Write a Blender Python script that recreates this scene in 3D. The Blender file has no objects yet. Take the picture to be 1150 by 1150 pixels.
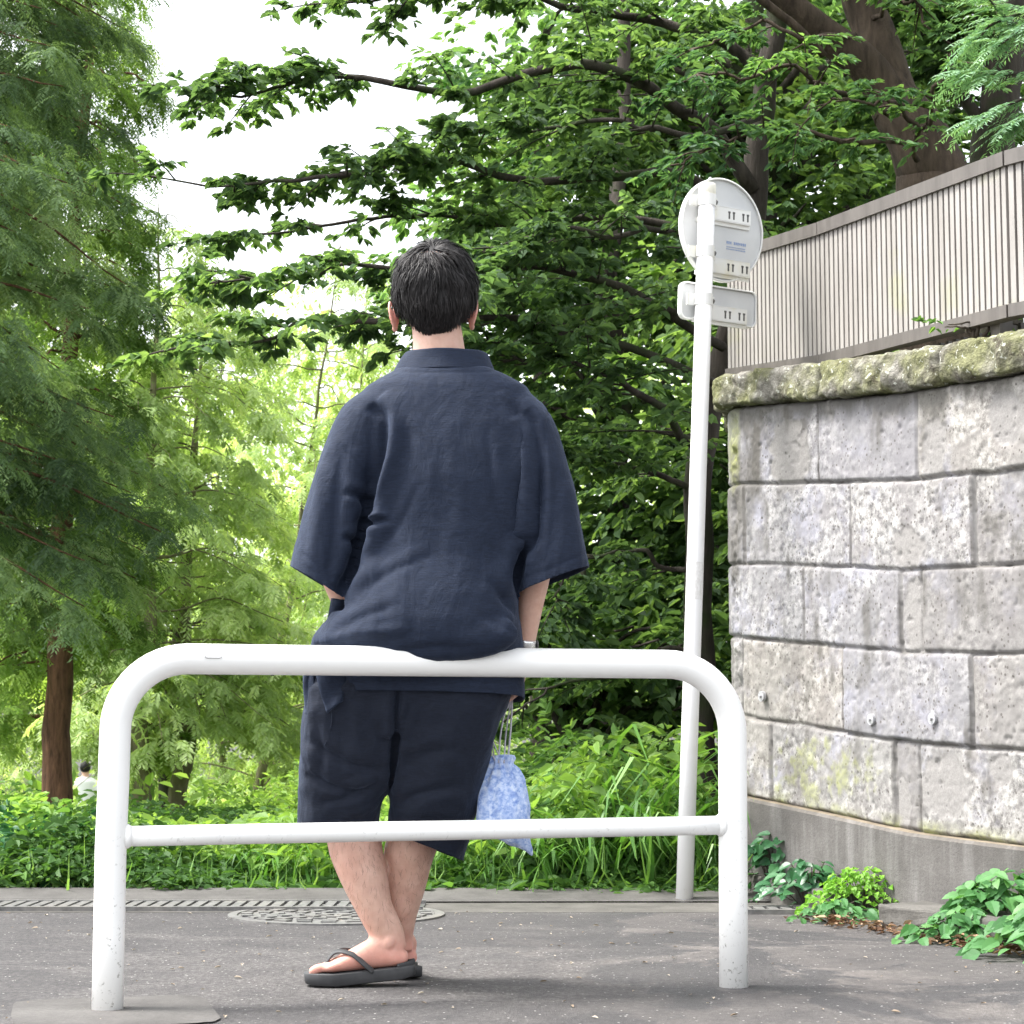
import bpy, bmesh, math, random
import numpy as np
from mathutils import Vector, Matrix

SC = bpy.context.scene
COL = SC.collection
rng = np.random.default_rng(11)
random.seed(5)
PI = math.pi

# ------------------------------------------------------------------ camera geometry (used to read sizes off the photograph)
RES, FPX, CAMZ = 1150.0, 2300.0, 0.62
PITCH = math.atan(240.0 / FPX)
cP, sP = math.cos(PITCH), math.sin(PITCH)

def ray(px, py):
    x = (px - 575.0) / FPX
    v = -(py - 575.0) / FPX
    return np.array([x, cP - v * sP, sP + v * cP])

def at(px, py, Y):
    d = ray(px, py)
    return np.array([0, 0, CAMZ]) + d * (Y / d[1])

def gnd(px, py, z=0.0):
    d = ray(px, py)
    return np.array([0, 0, CAMZ]) + d * ((z - CAMZ) / d[2])

def proj(P):
    P = np.asarray(P, float)
    x = P[..., 0]; y = P[..., 1]; z = P[..., 2] - CAMZ
    dep = y * cP + z * sP
    up = -y * sP + z * cP
    return 575 + FPX * x / dep, 575 - FPX * up / dep

# ------------------------------------------------------------------ numpy noise
def _h(ix, iy, iz, s):
    n = (ix.astype(np.int64) * 374761393 + iy.astype(np.int64) * 668265263 + iz.astype(np.int64) * 2147483647 + s * 1013904223) & 0xFFFFFFFF
    n = ((n ^ (n >> 13)) * 1274126177) & 0xFFFFFFFF
    n = ((n ^ (n >> 16)) * 2246822519) & 0xFFFFFFFF
    return ((n ^ (n >> 15)) & 0xFFFFFF) / float(0xFFFFFF)

def vnoise(P, s=0):
    P = np.asarray(P, float)
    f = np.floor(P); t = P - f; t = t * t * (3 - 2 * t)
    i = f.astype(np.int64)
    r = 0
    for dx in (0, 1):
        wx = t[..., 0] if dx else 1 - t[..., 0]
        for dy in (0, 1):
            wy = t[..., 1] if dy else 1 - t[..., 1]
            for dz in (0, 1):
                wz = t[..., 2] if dz else 1 - t[..., 2]
                r = r + wx * wy * wz * _h(i[..., 0] + dx, i[..., 1] + dy, i[..., 2] + dz, s)
    return r * 2 - 1

def fbm(P, oct=4, s=0):
    a, r, P = 1.0, 0, np.asarray(P, float)
    for k in range(oct):
        r = r + a * vnoise(P, s + k); P = P * 2.03 + 7.1; a *= .5
    return r

# ------------------------------------------------------------------ objects
def origin_of(o):
    t = np.zeros(3)
    while o is not None:
        t = t + np.array(o.location); o = o.parent
    return t

def tag(o, label=None, cat=None, group=None, kind=None):
    if label: o['label'] = label
    if cat: o['category'] = cat
    if group: o['group'] = group
    if kind: o['kind'] = kind
    return o

def thing(name, label, cat, loc=(0, 0, 0), group=None):
    o = bpy.data.objects.new(name, None); COL.objects.link(o)
    o.empty_display_size = .1
    o.location = tuple(float(a) for a in loc)
    return tag(o, label, cat, group)

def raw_mesh(name, V, faces, smooth=False, attrs=None):
    """V (n,3); faces: list of (k,m) int arrays or list of tuples"""
    me = bpy.data.meshes.new(name)
    V = np.asarray(V, np.float32)
    blocks = [np.asarray(f, np.int32) for f in faces] if isinstance(faces, list) and len(faces) and isinstance(faces[0], np.ndarray) else None
    me.vertices.add(len(V)); me.vertices.foreach_set('co', V.ravel())
    if blocks is not None:
        idx = np.concatenate([b.ravel() for b in blocks])
        cnt = np.concatenate([np.full(len(b), b.shape[1]) for b in blocks])
    else:
        idx = np.array([i for f in faces for i in f], np.int32)
        cnt = np.array([len(f) for f in faces], np.int32)
    st = np.concatenate([[0], np.cumsum(cnt)[:-1]]).astype(np.int32)
    me.loops.add(len(idx)); me.loops.foreach_set('vertex_index', idx.astype(np.int32))
    me.polygons.add(len(cnt)); me.polygons.foreach_set('loop_start', st)
    me.polygons.foreach_set('use_smooth', np.full(len(cnt), bool(smooth)))
    for k, a in (attrs or {}).items():
        at_ = me.attributes.new(k, 'FLOAT', 'POINT')
        at_.data.foreach_set('value', np.asarray(a, np.float32))
    me.update(calc_edges=True)
    return me

def put(name, me, mat, parent=None):
    """link a mesh given in world coordinates under parent (roots only translate)"""
    o = bpy.data.objects.new(name, me); COL.objects.link(o)
    if parent is not None:
        off = origin_of(parent)
        n = len(me.vertices); co = np.empty(n * 3, np.float32); me.vertices.foreach_get('co', co)
        co = (co.reshape(-1, 3) - off.astype(np.float32)).ravel(); me.vertices.foreach_set('co', co); me.update()
        o.parent = parent
    me.materials.clear(); me.materials.append(mat)
    return o

def obj(name, V, faces, mat, parent=None, smooth=False, attrs=None):
    return put(name, raw_mesh(name, V, faces, smooth, attrs), mat, parent)

class MB:
    def __init__(s): s.V = []; s.F = []; s.n = 0
    def add(s, V, F):
        V = np.asarray(V, float); s.V.append(V)
        s.F += [tuple(i + s.n for i in f) for f in F]; s.n += len(V); return s
    def box(s, c, h, ax=None):
        """centre, half sizes, rows of ax = local axes"""
        ax = np.eye(3) if ax is None else np.asarray(ax, float)
        V = [np.asarray(c, float) + ax[0] * h[0] * i + ax[1] * h[1] * j + ax[2] * h[2] * k for i in (-1, 1) for j in (-1, 1) for k in (-1, 1)]
        return s.add(V, [(0, 1, 3, 2), (4, 6, 7, 5), (0, 4, 5, 1), (2, 3, 7, 6), (0, 2, 6, 4), (1, 5, 7, 3)])
    def tube(s, P, R, n=12, cap=True):
        V, F = tube(P, R, n, cap); return s.add(V, F)
    def build(s, name, mat, parent=None, smooth=False):
        return obj(name, np.concatenate(s.V), s.F, mat, parent, smooth)

def bevel_mesh(me, w, seg=2, ang=40):
    bm = bmesh.new(); bm.from_mesh(me)
    bm.normal_update()
    ed = [e for e in bm.edges if len(e.link_faces) == 2 and e.calc_face_angle(0) > math.radians(ang)]
    bmesh.ops.bevel(bm, geom=ed, offset=w, segments=seg, affect='EDGES', profile=.5)
    for f in bm.faces: f.smooth = False
    bm.to_mesh(me); bm.free(); me.update()
    return me

def catmull(P, n):
    P = np.asarray(P, float)
    if len(P) < 3:
        t = np.linspace(0, 1, n)[:, None]; return P[0] * (1 - t) + P[-1] * t
    Q = np.vstack([2 * P[0] - P[1], P, 2 * P[-1] - P[-2]])
    u = np.linspace(0, len(P) - 1 - 1e-6, n); i = u.astype(int); t = (u - i)[:, None]
    a, b, c, d = Q[i], Q[i + 1], Q[i + 2], Q[i + 3]
    return .5 * (2 * b + (c - a) * t + (2 * a - 5 * b + 4 * c - d) * t * t + (3 * b - a - 3 * c + d) * t ** 3)

def frames(P):
    P = np.asarray(P, float)
    T = np.gradient(P, axis=0); T /= np.linalg.norm(T, axis=1)[:, None] + 1e-12
    u = np.cross(T[0], [0, 0, 1.0])
    if np.linalg.norm(u) < 1e-3: u = np.cross(T[0], [0, 1.0, 0])
    u /= np.linalg.norm(u); U = [u]
    for i in range(1, len(P)):
        u = U[-1] - T[i] * np.dot(U[-1], T[i]); u /= np.linalg.norm(u) + 1e-12; U.append(u)
    U = np.array(U)
    return T, U, np.cross(T, U)

def tube(P, R, n=12, cap=True):
    P = np.asarray(P, float); m = len(P)
    R = np.broadcast_to(np.asarray(R, float), (m,))
    T, U, W = frames(P)
    a = np.linspace(0, 2 * PI, n, endpoint=False)
    V = P[:, None] + R[:, None, None] * (U[:, None] * np.cos(a)[None, :, None] + W[:, None] * np.sin(a)[None, :, None])
    V = V.reshape(-1, 3)
    F = [(i * n + j, i * n + (j + 1) % n, (i + 1) * n + (j + 1) % n, (i + 1) * n + j) for i in range(m - 1) for j in range(n)]
    if cap:
        F.append(tuple(range(n - 1, -1, -1))); F.append(tuple((m - 1) * n + j for j in range(n)))
    return V, F

def loft(rings, cap=True, closed=True):
    rings = [np.asarray(r, float) for r in rings]; n = len(rings[0]); m = len(rings)
    V = np.concatenate(rings)
    e = n if closed else n - 1
    F = [(i * n + j, i * n + (j + 1) % n, (i + 1) * n + (j + 1) % n, (i + 1) * n + j) for i in range(m - 1) for j in range(e)]
    if cap and closed:
        F.append(tuple(range(n - 1, -1, -1))); F.append(tuple((m - 1) * n + j for j in range(n)))
    return V, F

def superell(c, u, v, ex=2.0, n=32):
    a = np.linspace(0, 2 * PI, n, endpoint=False)
    ca, sa = np.cos(a), np.sin(a)
    k = 2.0 / ex
    x = np.sign(ca) * np.abs(ca) ** k; y = np.sign(sa) * np.abs(sa) ** k
    return np.asarray(c) + x[:, None] * np.asarray(u) + y[:, None] * np.asarray(v)

def limb(P, A, B, side, n=20, ex=2.0):
    """tapered limb: path P, half widths A along 'side' and B across, smoothed"""
    m = max(10, len(P) * 5)
    Q = catmull(P, m)
    t = np.linspace(0, len(P) - 1, m)
    A = np.interp(t, range(len(P)), A); B = np.interp(t, range(len(P)), B)
    T = np.gradient(Q, axis=0); T /= np.linalg.norm(T, axis=1)[:, None]
    rings = []
    for i in range(m):
        s = np.asarray(side, float) - T[i] * np.dot(side, T[i]); s /= np.linalg.norm(s)
        w = np.cross(T[i], s)
        rings.append(superell(Q[i], s * A[i], w * B[i], ex, n))
    # rounded ends
    return loft(rings)

def ball(c, r, nu=16, nv=10, ax=None):
    ax = np.eye(3) if ax is None else np.asarray(ax, float)
    r = np.broadcast_to(np.asarray(r, float), (3,))
    rings = []
    for i in range(1, nv):
        th = PI * i / nv
        a = np.linspace(0, 2 * PI, nu, endpoint=False)
        q = np.stack([np.sin(th) * np.cos(a) * r[0], np.sin(th) * np.sin(a) * r[1], np.full(nu, -np.cos(th)) * r[2]], 1)
        rings.append(np.asarray(c) + q @ ax)
    return loft(rings)

def fuse(parts, voxel, smooth_it=4, lam=.5):
    """union of closed shapes as one continuous surface; returns V, quads"""
    mb = MB()
    for V, F in parts: mb.add(V, F)
    me = raw_mesh('tmp', np.concatenate(mb.V), mb.F)
    bm = bmesh.new(); bm.from_mesh(me); bmesh.ops.recalc_face_normals(bm, faces=bm.faces); bm.to_mesh(me); bm.free()
    o = bpy.data.objects.new('tmp', me); COL.objects.link(o)
    m = o.modifiers.new('r', 'REMESH'); m.mode = 'VOXEL'; m.voxel_size = voxel; m.adaptivity = 0
    dg = bpy.context.evaluated_depsgraph_get()
    ev = o.evaluated_get(dg); em = ev.to_mesh()
    V = np.empty(len(em.vertices) * 3, np.float32); em.vertices.foreach_get('co', V); V = V.reshape(-1, 3).astype(float)
    F = np.array([tuple(p.vertices) for p in em.polygons], np.int32)
    ev.to_mesh_clear()
    bpy.data.objects.remove(o); bpy.data.meshes.remove(me)
    return laplace(V, F, smooth_it, lam), F

def edges_of(F):
    E = np.concatenate([F[:, [i, (i + 1) % F.shape[1]]] for i in range(F.shape[1])])
    E.sort(axis=1); return np.unique(E, axis=0)

def laplace(V, F, it, lam=.5, mask=None):
    if it <= 0: return V
    E = edges_of(F); n = len(V)
    deg = np.bincount(E.ravel(), minlength=n)[:, None]
    for k in range(it):
        S = np.zeros_like(V)
        for c in range(3):
            S[:, c] = np.bincount(E[:, 0], V[E[:, 1], c], n) + np.bincount(E[:, 1], V[E[:, 0], c], n)
        d = (S / np.maximum(deg, 1) - V) * lam
        V = V + (d if mask is None else d * mask[:, None])
    return V

def vnormals(V, F):
    N = np.zeros_like(V)
    fn = np.cross(V[F[:, 2]] - V[F[:, 0]], V[F[:, 3 if F.shape[1] > 3 else 1]] - V[F[:, 1]])
    for k in range(F.shape[1]):
        for c in range(3): N[:, c] += np.bincount(F[:, k], fn[:, c], len(V))
    return N / (np.linalg.norm(N, axis=1)[:, None] + 1e-12)

# ------------------------------------------------------------------ materials
class NT:
    def __init__(s, name):
        s.m = bpy.data.materials.new(name); s.m.use_nodes = True
        s.t = s.m.node_tree; s.t.nodes.clear()
        s.out = s.n('ShaderNodeOutputMaterial')
        s._tc = None
    def n(s, typ, **kw):
        d = s.t.nodes.new(typ)
        for k, v in kw.items():
            if hasattr(d, k) and not k[0].isupper(): setattr(d, k, v)
        return d
    def l(s, a, b): s.t.links.new(a, b)
    def set(s, sock, v):
        if isinstance(v, bpy.types.NodeSocket): s.l(v, sock)
        elif isinstance(v, (tuple, list)) and len(v) == 3 and sock.type == 'RGBA': sock.default_value = (*v, 1)
        else: sock.default_value = v
    def co(s): 
        if s._tc is None: s._tc = s.n('ShaderNodeTexCoord').outputs['Object']
        return s._tc
    def geo(s): return s.n('ShaderNodeNewGeometry')
    def scale(s, v, sc):
        m = s.n('ShaderNodeMapping'); s.l(v, m.inputs['Vector']); m.inputs['Scale'].default_value = sc; return m.outputs['Vector']
    def noise(s, scale, detail=4, rough=.55, vec=None, dist=0):
        d = s.n('ShaderNodeTexNoise'); s.l(vec or s.co(), d.inputs['Vector'])
        d.inputs['Scale'].default_value = scale; d.inputs['Detail'].default_value = detail; d.inputs['Roughness'].default_value = rough; d.inputs['Distortion'].default_value = dist
        return d.outputs['Fac']
    def voro(s, scale, feature='F1', vec=None, out='Distance'):
        d = s.n('ShaderNodeTexVoronoi', feature=feature); s.l(vec or s.co(), d.inputs['Vector']); d.inputs['Scale'].default_value = scale
        return d.outputs[out]
    def ramp(s, fac, stops, interp='LINEAR'):
        d = s.n('ShaderNodeValToRGB'); d.color_ramp.interpolation = interp
        e = d.color_ramp.elements
        while len(e) < len(stops): e.new(.5)
        for k, (p, c) in enumerate(stops):
            e[k].position = p
            e[k].color = (*c, 1) if isinstance(c, (tuple, list)) else (c, c, c, 1)
        s.l(fac, d.inputs['Fac']); return d.outputs['Color']
    def mix(s, fac, a, b, blend='MIX'):
        d = s.n('ShaderNodeMix', data_type='RGBA', blend_type=blend)
        s.set(d.inputs[0], fac); s.set(d.inputs[6], a); s.set(d.inputs[7], b); return d.outputs[2]
    def math(s, op, a, b=0.0, c=None):
        d = s.n('ShaderNodeMath', operation=op); s.set(d.inputs[0], a); s.set(d.inputs[1], b)
        if c is not None: s.set(d.inputs[2], c)
        return d.outputs[0]
    def attr(s, name): return s.n('ShaderNodeAttribute', attribute_name=name).outputs['Fac']
    def bump(s, h, strength=.5, dist=.01, normal=None):
        d = s.n('ShaderNodeBump'); s.l(h, d.inputs['Height']); d.inputs['Strength'].default_value = strength; d.inputs['Distance'].default_value = dist
        if normal is not None: s.l(normal, d.inputs['Normal'])
        return d.outputs['Normal']
    def bsdf(s, col, rough=.6, metal=0, spec=.5, normal=None, **kw):
        d = s.n('ShaderNodeBsdfPrincipled')
        s.set(d.inputs['Base Color'], col); s.set(d.inputs['Roughness'], rough); s.set(d.inputs['Metallic'], metal); s.set(d.inputs['Specular IOR Level'], spec)
        if normal is not None: s.l(normal, d.inputs['Normal'])
        for k, v in kw.items(): s.set(d.inputs[k.replace('_', ' ')], v)
        return d.outputs[0]
    def done(s, sh): s.l(sh, s.out.inputs['Surface']); return s.m

def leaf_mat(name, c0, c1, c2, trans=.35, rough=.45, spec=.35, tr_tint=(1.3, 1.3, .6)):
    t = NT(name)
    var = t.attr('tint')
    col = t.ramp(var, [(0, c0), (.55, c1), (1, c2)])
    d = t.bsdf(col, rough, spec=spec)
    tr = t.n('ShaderNodeBsdfTranslucent')
    tc = t.mix(1.0, col, tr_tint, 'MULTIPLY'); t.l(tc, tr.inputs['Color'])
    m = t.n('ShaderNodeMixShader'); m.inputs[0].default_value = trans
    t.l(d, m.inputs[1]); t.l(tr.outputs[0], m.inputs[2])
    return t.done(m.outputs[0])

def bark_mat(name, c0, c1, scale=14, moss=None):
    t = NT(name)
    v = t.scale(t.co(), (1, 1, .18))
    a = t.noise(scale, 6, .65, v, .4)
    b = t.noise(3.0, 3)
    col = t.ramp(a, [(.3, c0), (.7, c1)])
    if moss: col = t.mix(t.ramp(b, [(.5, 0), (.62, .8)]), col, moss)
    return t.done(t.bsdf(col, .9, spec=.2, normal=t.bump(a, .9, .02)))
# ================================================================== hard surfaces
def m_asphalt():
    t = NT('asphalt')
    g = t.noise(70, 5, .85, t.scale(t.co(), (1, .55, 1))); big = t.noise(1.1, 6, .65, dist=.4); mid = t.noise(6, 5, .7); fine = t.noise(210, 2, .6)
    base = t.ramp(g, [(.28, (.026, .0245, .0245)), (.5, (.088, .083, .082)), (.74, (.20, .192, .189))])
    x = t.n('ShaderNodeSeparateXYZ'); t.l(t.co(), x.inputs[0])
    side = t.ramp(t.math('MULTIPLY_ADD', x.outputs['X'], .35, .42), [(.3, .0), (.58, 1.0)])
    # a drier, browner wearing course to the right with damp dark patches of its own shape on it
    base = t.mix(t.math('MULTIPLY', side, t.ramp(big, [(.3, .15), (.6, .6)])), base, (.15, .135, .125))
    base = t.mix(t.ramp(mid, [(.36, .55), (.56, 0)]), base, (.045, .043, .045))
    nz = t.noise(1.5, 7, .68, t.scale(t.co(), (1.0, .75, 1)), .5)
    damp = t.ramp(nz, [(.485, 0), (.515, 1)])
    dampf = t.math('MULTIPLY', t.math('MULTIPLY', damp, side), .8)
    base = t.mix(dampf, base, t.mix(t.ramp(g, [(.4, 0), (.7, .6)]), (.034, .033, .036), (.10, .098, .10)))
    patch2 = t.ramp(t.noise(.7, 4, .6, t.scale(t.co(), (.7, 1.5, 1)), .3), [(.47, 0), (.5, .38)])
    base = t.mix(patch2, base, (.038, .037, .039))
    sp = t.voro(60, vec=t.scale(t.co(), (1, .6, 1))); spk = t.ramp(sp, [(.12, 1), (.19, 0)])
    rare = t.ramp(t.noise(30, 3), [(.5, 0), (.58, .8)])
    base = t.mix(t.math('MULTIPLY', spk, rare), base, (.42, .41, .39))
    rough = t.mix(dampf, (.92, .92, .92), (.62, .62, .62))
    return t.done(t.bsdf(base, rough, spec=.3, normal=t.bump(t.math('ADD', g, fine), .7, .006)))

def m_concrete(name, c0, c1, streak=False, tan_top=False):
    t = NT(name)
    a = t.noise(5, 6, .65); b = t.noise(120, 3, .7)
    col = t.ramp(a, [(.3, c0), (.7, c1)])
    col = t.mix(t.ramp(b, [(.3, .35), (.6, 0)]), col, tuple(x * .6 for x in c0))
    if streak:
        s = t.noise(6, 4, .6, t.scale(t.co(), (2.5, 2.5, .35)))
        col = t.mix(t.ramp(s, [(.5, 0), (.75, .55)]), col, (.24, .232, .225))
        h = t.noise(16, 3, .6, t.scale(t.co(), (.6, .6, 6)))
        col = t.mix(t.ramp(h, [(.35, .25), (.55, 0)]), col, (.09, .085, .08))
    if tan_top:
        g = t.geo(); z = t.n('ShaderNodeSeparateXYZ'); t.l(g.outputs['True Normal'], z.inputs[0])
        col = t.mix(t.ramp(z.outputs['Z'], [(.6, 0), (.8, 1)]), col, t.ramp(t.noise(20, 4), [(.3, (.13, .107, .078)), (.7, (.24, .2, .147))]))
    return t.done(t.bsdf(col, .92, spec=.2, normal=t.bump(b, .5, .004)))

def m_white(name, col=(.86, .86, .84), dirt=.0, rough=.38, stain=None):
    t = NT(name)
    c = col
    if dirt:
        z = t.n('ShaderNodeSeparateXYZ'); t.l(t.co(), z.inputs[0])
        low = t.ramp(z.outputs['Z'], [(0.0, 1), (.2, .8), (.5, .0)])
        chip = t.ramp(t.noise(28, 5, .7, t.scale(t.co(), (1, 1, .5))), [(.46, 0), (.54, 1)])
        spk = t.ramp(t.noise(90, 4, .7), [(.58, 0), (.68, 1)])
        f = t.math('MULTIPLY', t.math('MULTIPLY', low, t.math('MULTIPLY', chip, spk)), dirt)
        c = t.mix(f, col, (.22, .2, .17))
    if stain is not None:
        c = t.mix(t.ramp(t.noise(9, 5, .6, t.scale(t.co(), (1, 1, .5))), [(.5, 0), (.72, .6)]), c, stain)
    a = t.noise(60, 2)
    return t.done(t.bsdf(c, rough, spec=.5, normal=t.bump(a, .06, .002)))

M_asph = m_asphalt()
M_white = m_white('white_paint', dirt=.9)
M_pole = m_white('pole_paint', (.8, .8, .8), dirt=.25, stain=(.72, .70, .66))
M_conc = m_concrete('pale_concrete', (.065, .062, .059), (.125, .12, .114))
M_foot = m_concrete('cement_footing', (.07, .067, .065), (.128, .122, .117))
M_kerb = m_concrete('kerb_concrete', (.065, .063, .057), (.135, .128, .118))
M_plinth = m_concrete('plinth_concrete', (.085, .08, .075), (.15, .142, .135), True, True)

# ---------------------------------------------------------------- road and strip along its far edge
def sheet(name, x0, x1, y0, y1, z, mat, nx=2, ny=2, zf=None):
    X, Y = np.meshgrid(np.linspace(x0, x1, nx), np.linspace(y0, y1, ny))
    Z = np.full(X.shape, z) if zf is None else zf(X, Y)
    V = np.stack([X, Y, Z], -1).reshape(-1, 3)
    F = [(j * nx + i, j * nx + i + 1, (j + 1) * nx + i + 1, (j + 1) * nx + i) for j in range(ny - 1) for i in range(nx - 1)]
    return obj(name, V, F, mat, None, True)
tag(sheet('road', -14, 14, -6, 6.935, 0, M_asph, 40, 40), kind='structure')

def zterr(X, Y):
    base = np.where(Y > 9, -.065 * (Y - 9), 0) * np.clip((60 - Y) / 40, .3, 1)
    n = fbm(np.stack([X * .4, Y * .4, X * 0], -1), 3, 3) * .06 * np.clip((Y - 7.6) / 1.5, 0, 1)
    return base + n - .03 * np.clip((7.6 - Y) / .1, 0, 1)
def m_soil():
    t = NT('soil')
    a = t.noise(6, 6, .7); b = t.noise(1.2, 4)
    c = t.ramp(a, [(.3, (.03, .03, .016)), (.6, (.07, .075, .03)), (.8, (.11, .10, .06))])
    c = t.mix(t.ramp(b, [(.4, 0), (.65, .8)]), c, (.06, .11, .025))
    return t.done(t.bsdf(c, .95, spec=.1, normal=t.bump(a, 1, .05)))
M_soil = m_soil()
tag(sheet('ground', -45, 45, 7.5, 95, 0, M_soil, 120, 120, zterr), kind='structure')

k = MB(); 
xs = np.linspace(-9, 1.02, 60)
prof = [(7.3, .006), (7.32, .012), (7.60, .03), (7.62, -.05)]
V = [(x, y + .006 * math.sin(3 * x) , z) for x in xs for y, z in prof]
k.add(V, [(i * 4 + j, (i + 1) * 4 + j, (i + 1) * 4 + j + 1, i * 4 + j + 1) for i in range(len(xs) - 1) for j in range(3)])
tag(k.build('kerb', M_conc), kind='structure')
tag(sheet('gutter', -9, 1.3, 6.93, 7.32, .001, M_kerb, 30, 3), kind='structure')

def m_iron(name, c0, c1, rough=.55):
    t = NT(name)
    a = t.noise(40, 4, .6); b = t.noise(4, 3)
    col = t.ramp(a, [(.3, c0), (.7, c1)])
    col = t.mix(t.ramp(b, [(.45, 0), (.7, .5)]), col, (.2, .185, .165))
    return t.done(t.bsdf(col, rough, metal=.0, spec=.5, normal=t.bump(a, .3, .003)))
M_iron = m_iron('worn_iron', (.07, .069, .068), (.165, .162, .157))
M_iron_d = m_iron('dark_iron', (.04, .04, .039), (.07, .069, .067))

def grate(label, x0, x1, y0, y1, group=None):
    th = thing('drain_grate', label, 'drain grate', ((x0 + x1) / 2, (y0 + y1) / 2, 0), group)
    f = MB()
    f.box(((x0 + x1) / 2, y0 + .012, .004), ((x1 - x0) / 2, .012, .012)); f.box(((x0 + x1) / 2, y1 - .012, .004), ((x1 - x0) / 2, .012, .012))
    n = int((x1 - x0) / .045)
    for i in range(n):
        f.box((x0 + .0225 + .045 * i, (y0 + y1) / 2, .005), (.0155, (y1 - y0) / 2 - .0235, .009))
    f.build('bars', M_iron, th)
    b = MB(); b.box(((x0 + x1) / 2, (y0 + y1) / 2, -.004), ((x1 - x0) / 2 - .001, (y1 - y0) / 2 - .02, .0085)); b.build('channel', M_iron_d, th)
grate('long narrow steel drain grate along far road edge, left of the seated man', -4.2, -.30, 6.97, 7.25)
grate('short steel drain grate at foot of white sign pole by the wall', .76, 1.06, 6.86, 7.03)

# man-hole cover
mc = gnd(378, 1028); mr = .355
th = thing('manhole_cover', 'round patterned iron manhole cover in the asphalt behind the man', 'manhole cover', mc)
def disc_rings(rs, c, n=64):
    return [np.array([(c[0] + r * math.cos(a), c[1] + r * math.sin(a), z) for a in np.linspace(0, 2 * PI, n, endpoint=False)]) for r, z in rs]
V, F = loft(disc_rings([(mr, -.01), (mr, .006), (mr - .03, .007), (mr - .032, .002)], mc), cap=False); obj('rim', V, F, M_iron, th)
mb = MB(); mb.add(*loft(disc_rings([(mr - .033, -.01), (mr - .034, .004), (.01, .005)], mc)))
for ringi, (r, nn) in enumerate([(.06, 6), (.12, 10), (.18, 14), (.24, 18), (.295, 24)]):
    for q in range(nn):
        a = 2 * PI * (q + .5 * (ringi % 2)) / nn
        ax = [(math.cos(a), math.sin(a), 0), (-math.sin(a), math.cos(a), 0), (0, 0, 1)]
        w = 2 * PI * r / nn * .3
        mb.box((mc[0] + r * math.cos(a), mc[1] + r * math.sin(a), .007), (.018 if (q + ringi) % 3 else .008, w, .0026), ax)
mb.build('lid', M_iron, th)

# ---------------------------------------------------------------- white arch barrier
BL, BR = gnd(121, 1135), gnd(824, 1108)
bd = (BR - BL); bd[2] = 0; BLEN = np.linalg.norm(bd); bd /= BLEN
bn = np.array([bd[1], -bd[0], 0])          # towards the camera
def onbar(px, py, off=0.0):
    r = ray(px, py); o = np.array([0, 0, CAMZ])
    t = np.dot(BL + bn * off - o, bn) / np.dot(r, bn); return o + r * t
def bar_Y(px): return onbar(px, 745)[1]
bc = [onbar(120.6, 1138), onbar(122.5, 1050), onbar(124.5, 950), onbar(127.5, 880)]
arc = lambda c, rx, ry, a0, a1: [onbar(c[0] + rx * math.cos(a), c[1] - ry * math.sin(a)) for a in np.linspace(a0, a1, 14)]
bc += arc((211, 822), 81.5, 82, PI, PI / 2)
bc += [onbar(px, 740 + (px - 211) / 540 * 6) for px in np.linspace(260, 700, 14)]
bc += arc((749, 824), 73.5, 78, PI / 2, 0)
bc += [onbar(823, 900), onbar(823.5, 1000), onbar(824, 1111)]
th = thing('barrier', 'white tubular steel arch barrier the man leans on', 'barrier', (BL + BR) / 2)
PR = .0345
mb = MB(); P = np.array(bc); P[0, 2] = -.02; P[-1, 2] = -.02
mb.tube(P, PR, 28); arch = mb.build('arch_pipe', M_white, th, True)
lowL, lowR = onbar(126, 939.5), onbar(823, 926.5)
mb = MB(); mb.tube(np.array([lowL * (1 - t) + lowR * t for t in np.linspace(0, 1, 8)]), .0225, 24); mb.build('lower_rail', M_white, th, True)
for e, s in ((lowL, 1), (lowR, -1)):
    mb = MB(); c = e + bd * s * PR * .93
    mb.add(*loft([superell(c + bd * s * d, bn * r, np.array([0, 0, 1]) * r, 2, 24) for d, r in ((-.006, .0275), (.003, .027), (.009, .0232))]))
    mb.build('weld_collar', M_white, th, True)
t_ = NT('white_label'); M_label = t_.done(t_.bsdf((.78, .78, .77), .5))
t_ = NT('label_edge'); M_ledge = t_.done(t_.bsdf((.4, .4, .4), .5))
# small raised maker's tag on the pipe: a plate with a grey lower edge
c0, c1 = onbar(228, 738.5), onbar(246, 738.5)
def ontube(s, ang, r):   # s metres from c0 along, angle from facing camera upwards
    return c0 + bd * s + (bn * math.cos(ang) + np.array([0, 0, 1]) * math.sin(ang)) * r
L_ = np.linalg.norm(c1 - c0)
rows = [[ontube(s, a, PR + .0016) for s in np.linspace(0, L_, 6)] for a in np.linspace(-.02, .2, 5)]
obj('label', np.array(rows).reshape(-1, 3), [(i * 6 + j, i * 6 + j + 1, (i + 1) * 6 + j + 1, (i + 1) * 6 + j) for i in range(4) for j in range(5)], M_label, th, True)
mb = MB(); mb.tube([ontube(-.001, .12, PR + .002), ontube(-.0005, -.0, PR + .002), ontube(.004, -.05, PR + .002), ontube(L_ - .004, -.05, PR + .002), ontube(L_, 0, PR + .002), ontube(L_, .12, PR + .002)], .0011, 6)
mb.build('label_rim', M_ledge, th, True)
mb = MB(); hb = onbar(306, 757) ; mb.tube([hb + [0, 0, .012], hb + [0, 0, -.004]], .004, 10); mb.build('bolt', M_iron_d, th, True)

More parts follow.
